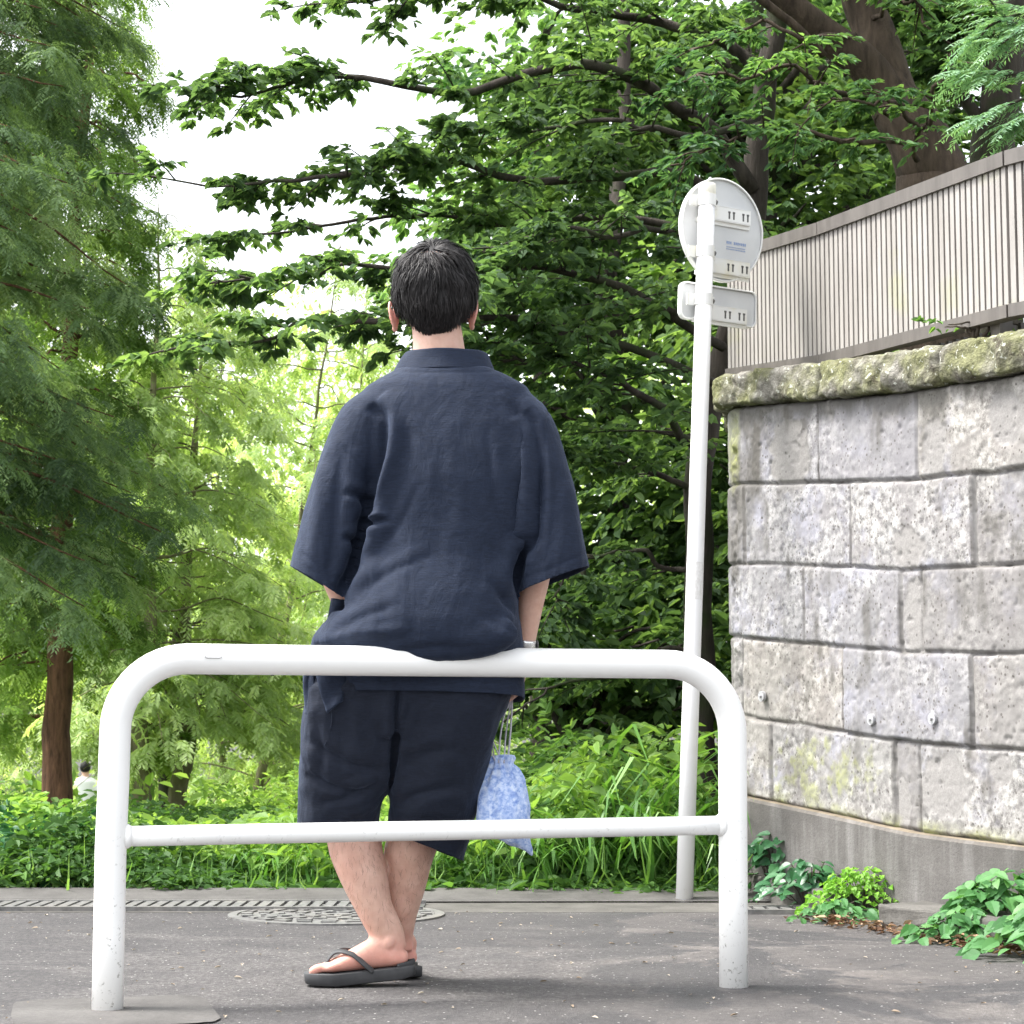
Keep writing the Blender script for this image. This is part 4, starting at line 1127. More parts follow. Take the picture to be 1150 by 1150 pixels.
# pocket mouth at his left side, just below the sleeve
flap(([(373, 672), (369, 692), (362, 716)], [(394, 674), (388, 692), (380, 716)]), YT - .02, 'pocket', M_navy, .01)

# ---------------------------------------------------------------- shorts
Sp_ = []
Sp_.append(loft([jr(735, 352, 582, YT, .13, .078), jr(770, 346, 577, YT + .005, .13, .082), jr(800, 343, 566, YT + .02, .12, .085), jr(825, 365, 545, YT + .04, .10, .085)]))
def leg(R): return loft([jr(*r) for r in R])
Sp_.append(leg([(770, 347, 455, YT + .01, .115, .085), (800, 341.5, 444, YT + .02, .115, .09), (840, 339, 449, YT + .055, .115, .10), (872, 338, 446, YT + .09, .11, .106), (898, 338, 428, YT + .115, .108, .106), (925, 337.5, 423, DY + .262, .105, .108), (960, 337, 420, DY + .262, .10, .105)]))
Sp_.append(leg([(770, 438, 574, YT + .01, .115, .085), (800, 443, 562, YT + .02, .115, .09), (840, 434, 551, YT + .06, .115, .10), (872, 436, 544, YT + .10, .115, .106), (900, 440, 536, YT + .12, .112, .108), (925, 438, 529, DY + .28, .11, .11), (995, 436, 511, DY + .29, .105, .105)]))
Vs, Fs = fuse(Sp_, .0050, 4, .5)
Ns = vnormals(Vs, Fs)
if np.mean(np.sum((Vs - Vs.mean(0)) * Ns, 1)) < 0: Ns = -Ns; Fs = Fs[:, ::-1].copy()
CS = [([(446, 770), (445, 800), (443, 840), (440, 875), (437, 890)], .014, 4, 'valley'), ([(341, 830), (372, 846), (410, 862), (436, 866)], .006, 6, 'valley'), ([(345, 868), (378, 884), (412, 888)], .007, 5, 'valley'),
      ([(360, 900), (395, 893), (432, 876)], .007, 5, 'valley'), ([(380, 918), (410, 908), (430, 895)], .005, 5, 'ridge'), ([(460, 790), (452, 815), (446, 838)], .007, 4, 'valley'), ([(448, 862), (480, 846), (520, 838)], .005, 7, 'valley'),
      ([(445, 905), (475, 890), (520, 880)], .006, 6, 'valley'), ([(400, 790), (398, 830), (392, 870)], .004, 9, 'ridge'), ([(500, 790), (505, 840), (500, 900)], .004, 12, 'ridge'), ([(455, 935), (480, 925), (515, 925)], .005, 6, 'valley'), ([(352, 800), (362, 840), (358, 880)], .004, 6, 'valley')]
Vs = creases(Vs, Ns, CS); Ns = vnormals(Vs, Fs); Vs = Vs + Ns * (ridged(Vs * [12, 9, 5], 401) * .0036 + ridged(Vs * [20, 15, 16], 407, 2) * .0018)[:, None]
me = raw_mesh('shorts', Vs, [Fs], True); bm = bmesh.new(); bm.from_mesh(me); bmesh.ops.recalc_face_normals(bm, faces=bm.faces)
pl = lambda c: proj(np.array(c))
cut(bm, Vector(at(380, 927, DY + .16)), Vector((.03, -.1, -1)).normalized(), lambda c: c.z < at(0, 900, fY)[2] and pl(c)[0] < 434)
p1, p2 = at(447, 938, DY + .18), at(520, 966, DY + .18); dd = p2 - p1; nn = np.cross(dd, Y_ + Z_ * -.08); nn /= np.linalg.norm(nn); nn = nn if nn[2] < 0 else -nn
cut(bm, Vector(p1), Vector(nn), lambda c: c.z < at(0, 905, rY)[2] and pl(c)[0] > 434)
bmesh.ops.delete(bm, geom=[v for v in bm.verts if not v.link_faces], context='VERTS')
bm.to_mesh(me); bm.free()
sh = put('shorts', me, M_short, person); m = sh.modifiers.new('cloth', 'SOLIDIFY'); m.thickness = .0028; m.offset = -1

# ---------------------------------------------------------------- watch
ad = wrR - at(594, 690, YH + .03); ad /= np.linalg.norm(ad); wc = wrR - ad * .032
u1 = np.cross(ad, Y_); u1 /= np.linalg.norm(u1); u2 = np.cross(ad, u1)
wt = obj('wrist_watch', *loft([superell(wc + ad * h, u1 * r * .0265, u2 * r * .0315, 2, 28) for h, r in ((-.009, .96), (-.008, 1.03), (-.003, 1.03), (.003, 1.03), (.008, 1.03), (.009, .96))]), M_watch, person, True)
obj('dial', *ball(wc + u2 * np.sign(u2[1]) * .0 + u1 * np.sign(u1[0]) * .0285, (.004, .012, .012)), M_watchd, wt, True)

# ---------------------------------------------------------------- flip-flops
def sandal(heel, d, s, up, L, toe_side, name):
    o_ = []
    hull = [(-.07, .000), (-.065, .020), (-.03, .033), (.1, .037), (.3, .0385), (.5, .043), (.7, .051), (.85, .05), (.95, .042), (1.03, .026), (1.055, .0)]
    out = [(t, w) for t, w in hull] + [(t, -w) for t, w in hull[-2:0:-1]]
    O = catmull(np.array([(t, w, 0) for t, w in out + [out[0]]]), 90)[:-1]
    rings = []
    for h, k in ((-.030, .93), (-.027, .985), (-.012, 1.0), (-.003, 1.0), (-.0005, .985)):
        r = []
        for t, w, _ in O:
            rise = .004 * max(0, t - .75) * 10 * .6 + .012 * max(0, .12 - t) 
            tt2 = .5 + (t - .5) * k
            dip = -.010 * max(0, .05 - t) * 3 if h < -.01 else 0
            r.append(heel + d * L * tt2 + s * w * k + up * (h + rise - dip))
        rings.append(r)
    V, F = loft(rings); so_ = obj(name, V, F, M_sandal, person, True)
    # rim wall at the heel
    tp = heel + d * L * .83 + s * toe_side * .018 + up * .0
    for sgn in (-1, 1):
        e = heel + d * L * .36 + s * sgn * .038 + up * .0
        pts_ = catmull([tp - up * .004, tp + up * .020, heel + d * L * .72 + s * (sgn * .012 + toe_side * .008) + up * .048, heel + d * L * .56 + s * sgn * .036 + up * .042, heel + d * L * .44 + s * sgn * .042 + up * .016, e - up * .004], 30)
        T = np.gradient(pts_, axis=0); T /= np.linalg.norm(T, axis=1)[:, None]
        R_ = []
        for i, p in enumerate(pts_):
            outw = p - (heel + d * L * .58 - up * .02); outw -= T[i] * np.dot(outw, T[i]); outw /= np.linalg.norm(outw); wv = np.cross(T[i], outw)
            k = .45 + .55 * min(1, i / 8); R_.append(superell(p, wv * .0078 * k, outw * .003, 2.6, 14))
        obj('strap', *loft(R_), M_sandal, so_, True)
    # heel cup
    hp = [heel + d * L * (-.055 + .16 * abs(a) ** 1.6) + s * .032 * a + up * .004 for a in np.linspace(-1, 1, 17)]
    R_ = [superell(p, up * (.011 * (1 - .6 * abs(a))), d * .0035, 2.4, 12) for p, a in zip(hp, np.linspace(-1, 1, 17))]
    obj('heel_cup', *loft(R_), M_sandal, so_, True)
sandal(hL, fd, fs, fu, FL, -1, 'sandal')
sandal(hR, gd, gs, gu, GL, 1, 'sandal')

# ---------------------------------------------------------------- drawstring bag
BY = YH + .075
def m_bag():
    t = NT('blue_print_cotton')
    a = t.voro(120, out='Color'); bw_ = t.n('ShaderNodeRGBToBW'); t.l(a, bw_.inputs[0])
    n = t.noise(75, 4, .7); 
    col = t.ramp(n, [(.36, (.16, .25, .55)), (.5, (.32, .43, .70)), (.62, (.58, .66, .82))])
    col = t.mix(t.ramp(bw_.outputs[0], [(.55, 0), (.75, .5)]), col, (.42, .52, .75))
    return t.done(t.bsdf(col, .8, spec=.2, normal=t.bump(t.noise(400, 2), .2, .001), Sheen_Weight=.15))
M_bag = m_bag()
t_ = NT('grey_lilac_cord'); M_cord = t_.done(t_.bsdf(t_.ramp(t_.noise(400, 2), [(.3, (.38, .37, .42)), (.7, (.55, .54, .6))]), .8))
bag = thing('drawstring_bag', 'small light blue patterned drawstring pouch held in his hand', 'bag', at(567, 955, BY))
rings = []; n = 72; a = np.linspace(0, 2 * PI, n, endpoint=False)
for py, xl, xr, hy, gat in ((848, 553, 576, .018, .35), (852, 551, 577, .016, .45), (857, 552, 575, .013, .5), (862, 549, 579, .017, .42), (872, 544, 585, .026, .25), (886, 539, 590, .036, .14), (902, 536, 594, .042, .07), (918, 534.5, 594.5, .044, .04), (932, 536, 594.5, .04, .03), (942, 545, 596, .032, .03), (949, 560, 597.5, .022, .03), (954, 577, 598, .010, .02), (956, 585, 597, .003, .0)):
    l, r = at(xl, py, BY), at(xr, py, BY); c = (l + r) / 2; k = 1 + gat * .5 * (np.sin(a * 11 + .6) * .6 + np.sin(a * 7 + 2) * .4)
    R_ = np.stack([c[0] + np.cos(a) * (r[0] - l[0]) / 2 * k, c[1] + np.sin(a) * hy * k, np.full(n, c[2]) + .012 * np.cos(a) * (-1 if py > 930 else 0) ], 1); rings.append(R_)
R_ = np.array(rings); q = catmull(R_.reshape(len(R_), -1), 60).reshape(60, n, 3)
q = q + fbm(q * [40, 40, 22], 3, 501)[..., None] * .0028
# pleats fade downwards
V, F = loft(list(q)); obj('pouch', V, F, M_bag, bag, True)
hand_c = kn + hdn * .022 + pal * .012
for j, (x0, x1, x2, r) in enumerate(((560, 562, 571, .0024), (570, 573, 575, .0024), (566, 568, 573, .0020), (556, 553, 569, .0018))):
    lo = at(x0, 857, BY - .012 + .008 * (j % 2)); mid = at(x1, 826, BY - .004 + .006 * j); top = at(x2, 786, hand_c[1]); top[2] = hand_c[2] + .012
    P = catmull([lo, mid, (mid * .4 + top * .6) + np.array([.001 * j, .003, 0]), at(x2, 792, hand_c[1] - .004), top + [0, 0, .02]], 22)
    mb = MB(); mb.tube(P, r, 8); mb.build('cord', M_cord, bag, True)
lp = [at(556, 854, BY - .014), at(549, 838, BY - .016), at(546, 822, BY - .012), at(549, 816, BY - .01), at(551, 826, BY - .012), at(560, 848, BY - .016)]
mb = MB(); mb.tube(catmull(lp, 24), .0017, 8); mb.build('cord', M_cord, bag, True)
# ================================================================== vegetation
UP = np.array([0, 0, 1.0])
def norm(a): return a / (np.linalg.norm(a, axis=-1, keepdims=True) + 1e-9)
def in_view(P, m=170):
    u, v = proj(P); return (u > -m) & (u < 1150 + m) & (v > -m) & (v < 1150 + m)
def thin(P, rest=.22, m=170):
    """leaves far outside the picture are sown more thinly"""
    return in_view(P, m) | (rng.random(len(P)) < rest)

class Leaves:
    """many leaf-sized faces gathered into one crown"""
    def __init__(s): s.V = []; s.F = []; s.T = []; s.n = 0
    def add(s, P, A, N, L, W, tint, shape='ovate', fold=.22, curl=.12):
        if len(P) == 0: return
        k = thin(P); gu, gv = proj(P); k &= ~((np.abs(gu - 97) < 11) & (gv > 852) & (gv < 902) & (P[:, 1] > 9.5))      # a gap where the path is seen
        P, A, N, tint = P[k], norm(A[k]), N[k], np.broadcast_to(tint, (len(k),))[k]
        L = np.broadcast_to(L, (len(k),))[k][:, None]; W = np.broadcast_to(W, (len(k),))[k][:, None]
        B = norm(np.cross(N, A)); N = np.cross(A, B); n = len(P)
        if shape == 'ovate':
            q = [P, P + A * .26 * L + B * .44 * W + N * fold * W, P + A * .66 * L + B * .36 * W + N * (fold * W - curl * .4 * L), P + A * L - N * curl * L,
                 P + A * .66 * L - B * .36 * W + N * (fold * W - curl * .4 * L), P + A * .26 * L - B * .44 * W + N * fold * W]
            f = [(0, 1, 2, 3), (0, 3, 4, 5)]
        elif shape == 'blade':
            q = [P - B * .3 * W, P + B * .3 * W, P + A * .38 * L + B * .5 * W + N * .10 * L, P + A * .38 * L - B * .5 * W + N * .10 * L, P + A * .75 * L + B * .36 * W + N * .05 * L, P + A * .75 * L - B * .36 * W + N * .05 * L, P + A * L - N * curl * L + B * .03 * W, P + A * L - N * curl * L - B * .03 * W]
            f = [(0, 1, 2, 3), (3, 2, 4, 5), (5, 4, 6, 7)]
        elif shape == 'toothed':      # broad leaf with a midrib fold, a curved blade and a few coarse teeth
            q = [P, P + A * .25 * L - N * curl * .1 * L, P + A * .5 * L - N * curl * .25 * L, P + A * .78 * L - N * curl * .6 * L, P + A * L - N * curl * L]
            ed = [(.06, .20), (.18, .42), (.30, .50), (.40, .44), (.52, .46), (.60, .36), (.74, .32), (.82, .20)]
            for sg in (1, -1):
                for a_, b_ in ed: q.append(P + A * a_ * L + B * sg * b_ * W + N * (fold * W * b_ * 2 * .5 - curl * a_ * a_ * L))
            f = []
            mid = [0, 0, 1, 1, 2, 2, 3, 3, 4]
            for o, rv in ((5, 1), (13, 0)):
                seq = list(range(o, o + 8))
                tri = [(0, seq[0], seq[1], 1), (1, seq[1], seq[2], seq[3]), (1, seq[3], seq[4], 2), (2, seq[4], seq[5], 3), (3, seq[5], seq[6], seq[7]), (3, seq[7], 4, 4)]
                for t4 in tri[:-1]: f.append(t4 if rv == 0 else t4[::-1])
                f.append((3, seq[7], 4, 2) if rv == 0 else (2, 4, seq[7], 3))
        else:
            q = [P, P + A * .45 * L + B * .5 * W, P + A * L - N * curl * L, P + A * .45 * L - B * .5 * W]; f = [(0, 1, 2, 3)]
        m = len(q); V = np.stack(q, 1).reshape(-1, 3); i = (np.arange(n) * m)[:, None]
        for t in f: s.F.append(i + np.array(t)[None] + s.n)
        s.V.append(V); s.T.append(np.repeat(tint, m)); s.n += len(V)
    def build(s, name, mat, parent=None):
        return obj(name, np.concatenate(s.V), [np.concatenate(s.F).astype(np.int32)], mat, parent, False, dict(tint=np.concatenate(s.T)))

def poly_pts(P, t):
    P = np.asarray(P); u = np.clip(t, 0, 1) * (len(P) - 1 - 1e-6); i = u.astype(int); f = (u - i)[:, None]
    return P[i] * (1 - f) + P[i + 1] * f, norm(P[i + 1] - P[i])

def twigs_on(P, n, lo, hi, ang=(35, 80), flat=.25, t0=.12, taper=.5, rise=.05):
    """n side twigs along a limb: start, direction, length"""
    t = t0 + (1 - t0) * np.sort(rng.random(n)) ** .85
    S, D = poly_pts(P, t)
    a = np.radians(rng.uniform(*ang, n)) * rng.choice([-1, 1], n)
    H = norm(np.cross(D, UP)); fwd = norm(D * [1, 1, .4])
    dr = fwd * np.cos(a)[:, None] + H * np.sin(a)[:, None] + rng.normal(0, flat, (n, 3)) * [.3, .3, 1] + UP * rise
    return S, norm(dr), rng.uniform(lo, hi, n) * (1 - taper * (t - t0))

def leaves_on(S, D, L, per, droop=.12, jit=.5, out=60):
    n = len(S); t = (rng.random((n, per)) * .9 + .12)
    sd = np.where(rng.random((n, per)) < .5, -1., 1.)
    Pq = S[:, None] + D[:, None] * (L[:, None] * t)[..., None] - UP * (droop * L[:, None] * t ** 2)[..., None]
    H = norm(np.cross(D, UP))[:, None]
    a = np.radians(out) * sd * (1 - .5 * t) + rng.normal(0, .35, (n, per))
    A = D[:, None] * np.cos(a)[..., None] + H * np.sin(a)[..., None] - UP * (.15 + .35 * rng.random((n, per)))[..., None]
    N = UP + rng.normal(0, jit, (n, per, 3))
    return Pq.reshape(-1, 3), A.reshape(-1, 3), N.reshape(-1, 3)

def wob(P, n, amp, seed):
    Q = catmull(P, n); e = np.linspace(0, 1, n)[:, None]
    return Q + fbm(np.stack([np.linspace(0, n * .17, n), np.full(n, seed * 3.7), np.zeros(n)], 1)[:, None] + np.array([[0, 0, 0], [0, 9, 0], [0, 0, 9]])[None], 3, seed) * amp * np.minimum(1, e * 6)

def wood(mb, P, r0, r1, n=8, pw=.8):
    t = np.linspace(0, 1, len(P)); mb.tube(P, r0 + (r1 - r0) * t ** pw, n)

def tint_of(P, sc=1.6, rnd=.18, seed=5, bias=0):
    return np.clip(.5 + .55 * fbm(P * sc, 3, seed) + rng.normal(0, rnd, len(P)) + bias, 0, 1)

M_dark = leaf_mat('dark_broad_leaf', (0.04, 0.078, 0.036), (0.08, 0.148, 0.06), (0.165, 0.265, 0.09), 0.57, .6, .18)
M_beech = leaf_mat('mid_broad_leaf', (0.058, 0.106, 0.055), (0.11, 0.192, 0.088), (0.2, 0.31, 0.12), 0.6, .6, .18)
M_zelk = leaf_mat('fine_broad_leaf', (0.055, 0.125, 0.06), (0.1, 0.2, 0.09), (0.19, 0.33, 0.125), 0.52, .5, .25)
M_con = leaf_mat('drooping_conifer_needle', (0.07, 0.12, 0.065), (0.165, 0.26, 0.125), (0.34, 0.45, 0.24), 0.5, .6, .18)
M_con2 = leaf_mat('fresh_conifer_needle', (0.1, 0.175, 0.05), (0.2, 0.33, 0.085), (0.36, 0.5, 0.15), 0.52, .6, .18)
M_cyp = leaf_mat('haze_pale_needle', (.28, .39, .16), (.40, .52, .24), (.53, .64, .35), 0.55, .55, .25)  # lightened, less saturated needles: haze of the clearing put into leaf colour
M_far = leaf_mat('haze_pale_far_leaf', (0.26, 0.36, 0.15), (0.36, 0.47, 0.21), (0.48, 0.58, 0.3), 0.5, .6, .2)  # pale leaf colour stands in for haze over the distance
M_under = leaf_mat('undergrowth_leaf', (0.06, 0.135, 0.035), (0.13, 0.26, 0.07), (0.25, 0.41, 0.12), 0.45, .55, .22)
M_lime = leaf_mat('lime_shrub_leaf', (0.13, 0.24, 0.05), (0.22, 0.37, 0.09), (0.34, 0.5, 0.15), 0.48, .5, .25)
M_grass = leaf_mat('grass_blade', (.055, .14, .03), (.10, .24, .05), (.20, .36, .09), .42, .42, .4)
M_ivy = leaf_mat('ivy_leaf', (.022, .085, .035), (.04, .14, .055), (.08, .21, .08), .3, .38, .45)
M_clov = leaf_mat('bright_clover_leaf', (.12, .28, .03), (.19, .40, .05), (.28, .50, .09), .4, .5, .3)
M_hemp = leaf_mat('weed_leaf', (.05, .15, .05), (.085, .23, .075), (.15, .32, .11), .4, .5, .35)
M_sil = leaf_mat('pale_needle_spray', (.11, .23, .13), (.18, .34, .19), (.30, .46, .28), .35, .45, .4)
B_dark = bark_mat('dark_bark', (.020, .017, .014), (.078, .066, .056), 16, (.03, .045, .015))
B_zel = bark_mat('zelkova_bark', (.028, .021, .016), (.105, .078, .058), 20)
B_red = bark_mat('red_brown_bark', (.035, .02, .012), (.20, .105, .065), 26)
B_pale = bark_mat('olive_bark', (.11, .10, .06), (.23, .215, .13), 18, (.12, .14, .04))
B_twig = bark_mat('twig_bark', (.03, .025, .02), (.09, .075, .06), 30)

# ---------------------------------------------------------------- the broad-leaved tree whose limbs reach over the man
def limb_px(pts): return [at(x, y, Y) for x, y, Y in pts]
def broad_limb(lv, mb, P, r0, n1, Lt=(.35, .85), sub=6, per=7, ll=(.030, .072), seed=1, dens0=.12, r1=.004, droop=.12, wd=.68, shade=0, flat=.3):
    Q = wob(P, 34, .05, seed); wood(mb, Q, r0, r1, 9)
    S, D, L = twigs_on(Q, n1, *Lt, t0=dens0, flat=flat)
    S = np.vstack([S, Q[-1:]]); D = np.vstack([D, norm(Q[-1:] - Q[-3:-2])]); L = np.append(L, Lt[0])
    for i in range(len(S)):
        t = np.linspace(0, 1, 5)[:, None]; tp = S[i] + D[i] * L[i] * t - UP * droop * L[i] * t ** 2
        if in_view(tp[:1])[0]: mb.tube(tp, np.linspace(.0055, .0015, 5), 4, False)
    a, b, c = leaves_on(S, D, L, per, droop)
    allP, allA, allN = [a], [b], [c]
    for k in range(len(S)):
        t = np.linspace(0, 1, 5)[:, None]; tp = S[k] + D[k] * L[k] * t - UP * droop * L[k] * t ** 2
        s2, d2, l2 = twigs_on(tp, sub, .2 * L[k], .45 * L[k], t0=.1, flat=.25, taper=.4)
        a, b, c = leaves_on(s2, d2, l2, per, .2); allP.append(a); allA.append(b); allN.append(c)
    Pq, A, N = map(np.concatenate, (allP, allA, allN)); l = rng.uniform(ll[0], ll[1], len(Pq))
    lv.add(Pq, A, N, l, l * wd * rng.uniform(.85, 1.15, len(Pq)), tint_of(Pq, 1.8, .2, 5, shade))

TB = at(790, 945, 9.6); TB[2] = -.05
t1 = thing('broadleaf_tree', 'dark slender broad leaved tree behind sign pole, its long level limbs reaching over the man', 'tree', TB)
lv, mb = Leaves(), MB()
trunk = wob([TB, at(787, 800, 9.6), at(781, 640, 9.6), at(786, 500, 9.6), at(806, 400, 9.6), at(832, 300, 9.6), at(848, 190, 9.65), at(862, 70, 9.7), at(872, -60, 9.7), at(880, -230, 9.7)], 60, .03, 2)
mb.tube(trunk, np.interp(np.linspace(0, 1, 60), [0, .1, .5, .7, 1], [.095, .068, .062, .058, .04]), 16)
LIMBS = [
 ([(846, 215, 9.6), (795, 135, 9.5), (740, 105, 9.3), (660, 82, 9.1), (590, 78, 9.0), (520, 95, 8.9), (440, 92, 8.8), (360, 85, 8.8), (290, 96, 8.7), (215, 92, 8.7)], .040, 42),
 ([(842, 255, 9.6), (760, 190, 9.4), (690, 188, 9.2), (600, 192, 9.0), (520, 186, 8.9), (430, 184, 8.8), (345, 190, 8.7), (285, 196, 8.7), (185, 200, 8.7)], .030, 40),
 ([(862, 80, 9.6), (800, 45, 9.6), (720, 20, 9.5), (640, 5, 9.4), (540, -15, 9.3), (460, -5, 9.2), (370, 5, 9.2)], .034, 36),
 ([(825, 330, 9.5), (770, 342, 9.2), (700, 355, 8.9), (640, 378, 8.7), (560, 395, 8.5), (490, 388, 8.4)], .028, 26),
 ([(790, 520, 9.5), (750, 455, 9.1), (690, 420, 8.8), (620, 405, 8.6), (540, 395, 8.5)], .026, 24),
 ([(812, 390, 9.5), (700, 325, 9.0), (600, 300, 8.7), (500, 312, 8.5), (420, 300, 8.4), (330, 303, 8.3), (245, 316, 8.3)], .024, 30),
 ([(802, 430, 9.5), (680, 372, 8.9), (560, 350, 8.5), (460, 358, 8.3), (360, 366, 8.2), (275, 380, 8.2), (200, 390, 8.2)], .022, 34),
 ([(838, 280, 9.7), (720, 245, 9.8), (620, 235, 9.6), (540, 240, 9.5), (470, 238, 9.4), (400, 235, 9.3), (330, 248, 9.2), (250, 255, 9.2)], .024, 32),
 ([(792, 560, 9.6), (720, 525, 9.5), (650, 515, 9.4), (600, 525, 9.3)], .018, 18),
 ([(786, 640, 9.6), (720, 630, 9.6), (660, 640, 9.5), (615, 672, 9.5)], .016, 15),
 ([(788, 735, 9.6), (730, 742, 9.4), (660, 768, 9.2), (595, 806, 9.1)], .016, 7),
 ([(835, 300, 9.5), (760, 270, 9.0), (690, 262, 8.6), (620, 262, 8.4), (560, 275, 8.3)], .020, 26),
 ([(855, 130, 9.6), (770, 150, 9.0), (690, 140, 8.8), (600, 138, 8.7), (520, 148, 8.7)], .020, 24),
]
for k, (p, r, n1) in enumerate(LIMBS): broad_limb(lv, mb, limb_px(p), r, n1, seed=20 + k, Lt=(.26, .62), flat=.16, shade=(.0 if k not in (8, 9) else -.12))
mb.build('trunk', B_dark, t1, True); lv.build('crown', M_beech, t1)

# ---------------------------------------------------------------- other broad-leaved trees filling the dark wood behind
def wood_tree(label, base, top, crown, n_l, mat, bark, r=.11, ll=(.07, .11), seed=3, group='broad leaved trees of the dark wood behind the sign', per=9, name='broadleaf_tree', wd=.6, bias=0, lean=0):
    """crown: list of (centre, radii, how many sprays)"""
    th = thing(name, label, 'tree', base, group); mb, lv = MB(), Leaves()
    tr = wob([base, base * .66 + top * .34 + [lean * .3, 0, 0], base * .33 + top * .67 + [lean, 0, 0], top], 40, .10, seed)
    mb.tube(tr, np.linspace(r, r * .35, 40), 14)
    for c, rad, n in crown:
        g = rng.normal(size=(n, 3)); g = norm(g) * rng.random((n, 1)) ** .45
        C = c + g * rad
        # limbs to some of the spray centres
        for i in range(0, n, max(1, n // 14)):
            k = int(np.clip(np.argmin(np.abs(tr[:, 2] - (C[i, 2] - .5))), 6, 39)); s = tr[k]
            q = wob([s, s * .5 + C[i] * .5 + UP * .15, C[i]], 12, .06, seed + i); wood(mb, q, r * .34, .006, 6)
        D = norm(np.stack([g[:, 0] + rng.normal(0, .6, n), g[:, 1] + rng.normal(0, .6, n), rng.normal(-.05, .25, n)], 1))
        L = rng.uniform(.45, 1.0, n)
        for i in range(n):
            t = np.linspace(0, 1, 4)[:, None]; tp = C[i] - D[i] * L[i] * .3 + D[i] * L[i] * t - UP * .15 * L[i] * t ** 2
            s2, d2, l2 = twigs_on(tp, 7, .2, .5, t0=.02, flat=.35)
            a, b, cc = leaves_on(s2, d2, l2, per, .25, .55); l = rng.uniform(ll[0], ll[1], len(a))
            lv.add(a, b, cc, l, l * wd, tint_of(a, 1.1, .2, seed + 9, bias))
    mb.build('trunk', bark, th, True); lv.build('crown', mat, th); return th
def pt(px, py, Y): return at(px, py, Y)
def base_at(px, Y, z=None):
    p = at(px, 815, Y); p[2] = float(zterr(np.array([p[0]]), np.array([Y]))[0]) - .05 if z is None else z; return p
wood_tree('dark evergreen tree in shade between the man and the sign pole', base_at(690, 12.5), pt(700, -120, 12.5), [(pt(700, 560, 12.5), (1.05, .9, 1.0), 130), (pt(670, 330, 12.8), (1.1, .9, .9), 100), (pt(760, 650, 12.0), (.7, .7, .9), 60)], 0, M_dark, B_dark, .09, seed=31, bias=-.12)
wood_tree('taller leafy tree rising behind the round sign', base_at(860, 13.5, 1.4), pt(850, -260, 13.5), [(pt(850, 90, 13.5), (1.3, 1.0, .9), 120), (pt(900, 280, 13.2), (1.1, .9, .8), 90), (pt(720, 130, 14), (1.0, .9, .8), 75)], 0, M_dark, B_dark, .13, seed=37)
wood_tree('shaded leafy tree in the gap behind the fence, right of the sign', base_at(985, 15, 1.9), pt(960, -160, 15), [(pt(960, 130, 15), (1.0, .9, 1.2), 95), (pt(1090, 90, 15.5), (1.0, .9, 1.2), 80)], 0, M_dark, B_dark, .10, seed=41, bias=.05)
wood_tree('bright green tree with top against the white sky, far behind the level limbs', base_at(610, 16), pt(610, 20, 16), [(pt(640, 110, 16), (1.05, 1.0, 1.0), 75), (pt(590, 270, 16.5), (.9, .9, .8), 70)], 0, M_zelk, B_dark, .10, seed=43, bias=.15)
wood_tree('low dark bushy tree behind the bag and tall grass', base_at(640, 10.8), pt(640, 600, 10.8), [(pt(640, 735, 10.8), (.75, .6, .42), 46), (pt(735, 745, 10.5), (.5, .5, .5), 34)], 0, M_dark, B_dark, .05, seed=47, bias=.02)
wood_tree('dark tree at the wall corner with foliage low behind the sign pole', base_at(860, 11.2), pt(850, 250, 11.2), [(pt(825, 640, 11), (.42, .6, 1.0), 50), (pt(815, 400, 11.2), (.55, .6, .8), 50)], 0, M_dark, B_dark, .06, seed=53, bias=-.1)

# ---------------------------------------------------------------- big leaning tree above the fence
ZB_ = at(1052, 300, 9.3); ZB_[2] = 1.7
tz = thing('broadleaf_tree', 'thick leaning forked trunk of old tree rising above the fence', 'tree', ZB_)
lv, mb = Leaves(), MB()
tr = wob([ZB_, at(1050, 235, 9.3), at(1042, 185, 9.3), at(1022, 140, 9.3), at(1000, 100, 9.3)], 26, .015, 61)
mb.tube(tr, np.interp(np.linspace(0, 1, 26), [0, .3, .55, .8, 1], [.182, .170, .154, .135, .115]), 22)
l1 = wob([at(1004, 112, 9.3), at(968, 70, 9.25), at(930, 42, 9.2), at(885, 5, 9.1), at(830, -50, 9.0), at(760, -130, 8.9)], 26, .015, 62); mb.tube(l1, np.linspace(.095, .05, 26), 18)
l2 = wob([at(1010, 130, 9.3), at(996, 78, 9.35), at(980, 30, 9.4), at(962, -20, 9.4), at(950, -120, 9.5)], 22, .012, 63); mb.tube(l2, np.linspace(.118, .075, 22), 18)
l3 = wob([at(925, 62, 9.1), at(893, 30, 9.0), at(850, -4, 8.9), at(820, -40, 8.9)], 14, .01, 64); mb.tube(l3, np.linspace(.018, .022, 14), 8)
for k, (p, n1) in enumerate((([(1000, 130, 9.1), (940, 95, 8.7), (880, 78, 8.5), (820, 86, 8.4), (768, 100, 8.4)], 20), ([(1015, 160, 9.1), (950, 150, 8.6), (880, 140, 8.5), (810, 160, 8.4), (770, 182, 8.4)], 20), ([(1030, 180, 9.1), (1010, 120, 8.8), (975, 105, 8.6), (930, 120, 8.5)], 7), ([(960, 40, 9.2), (900, 40, 8.8), (850, 30, 8.7), (790, 60, 8.6)], 9), ([(980, 20, 9.3), (1020, 10, 9.0), (1060, 40, 8.9)], 10), ([(1030, 150, 9.1), (1050, 90, 8.9), (1075, 60, 8.8)], 9))):
    broad_limb(lv, mb, limb_px(p), .014, n1, (.16, .42), 5, 8, (.035, .06), 70 + k, wd=.42, droop=.25)
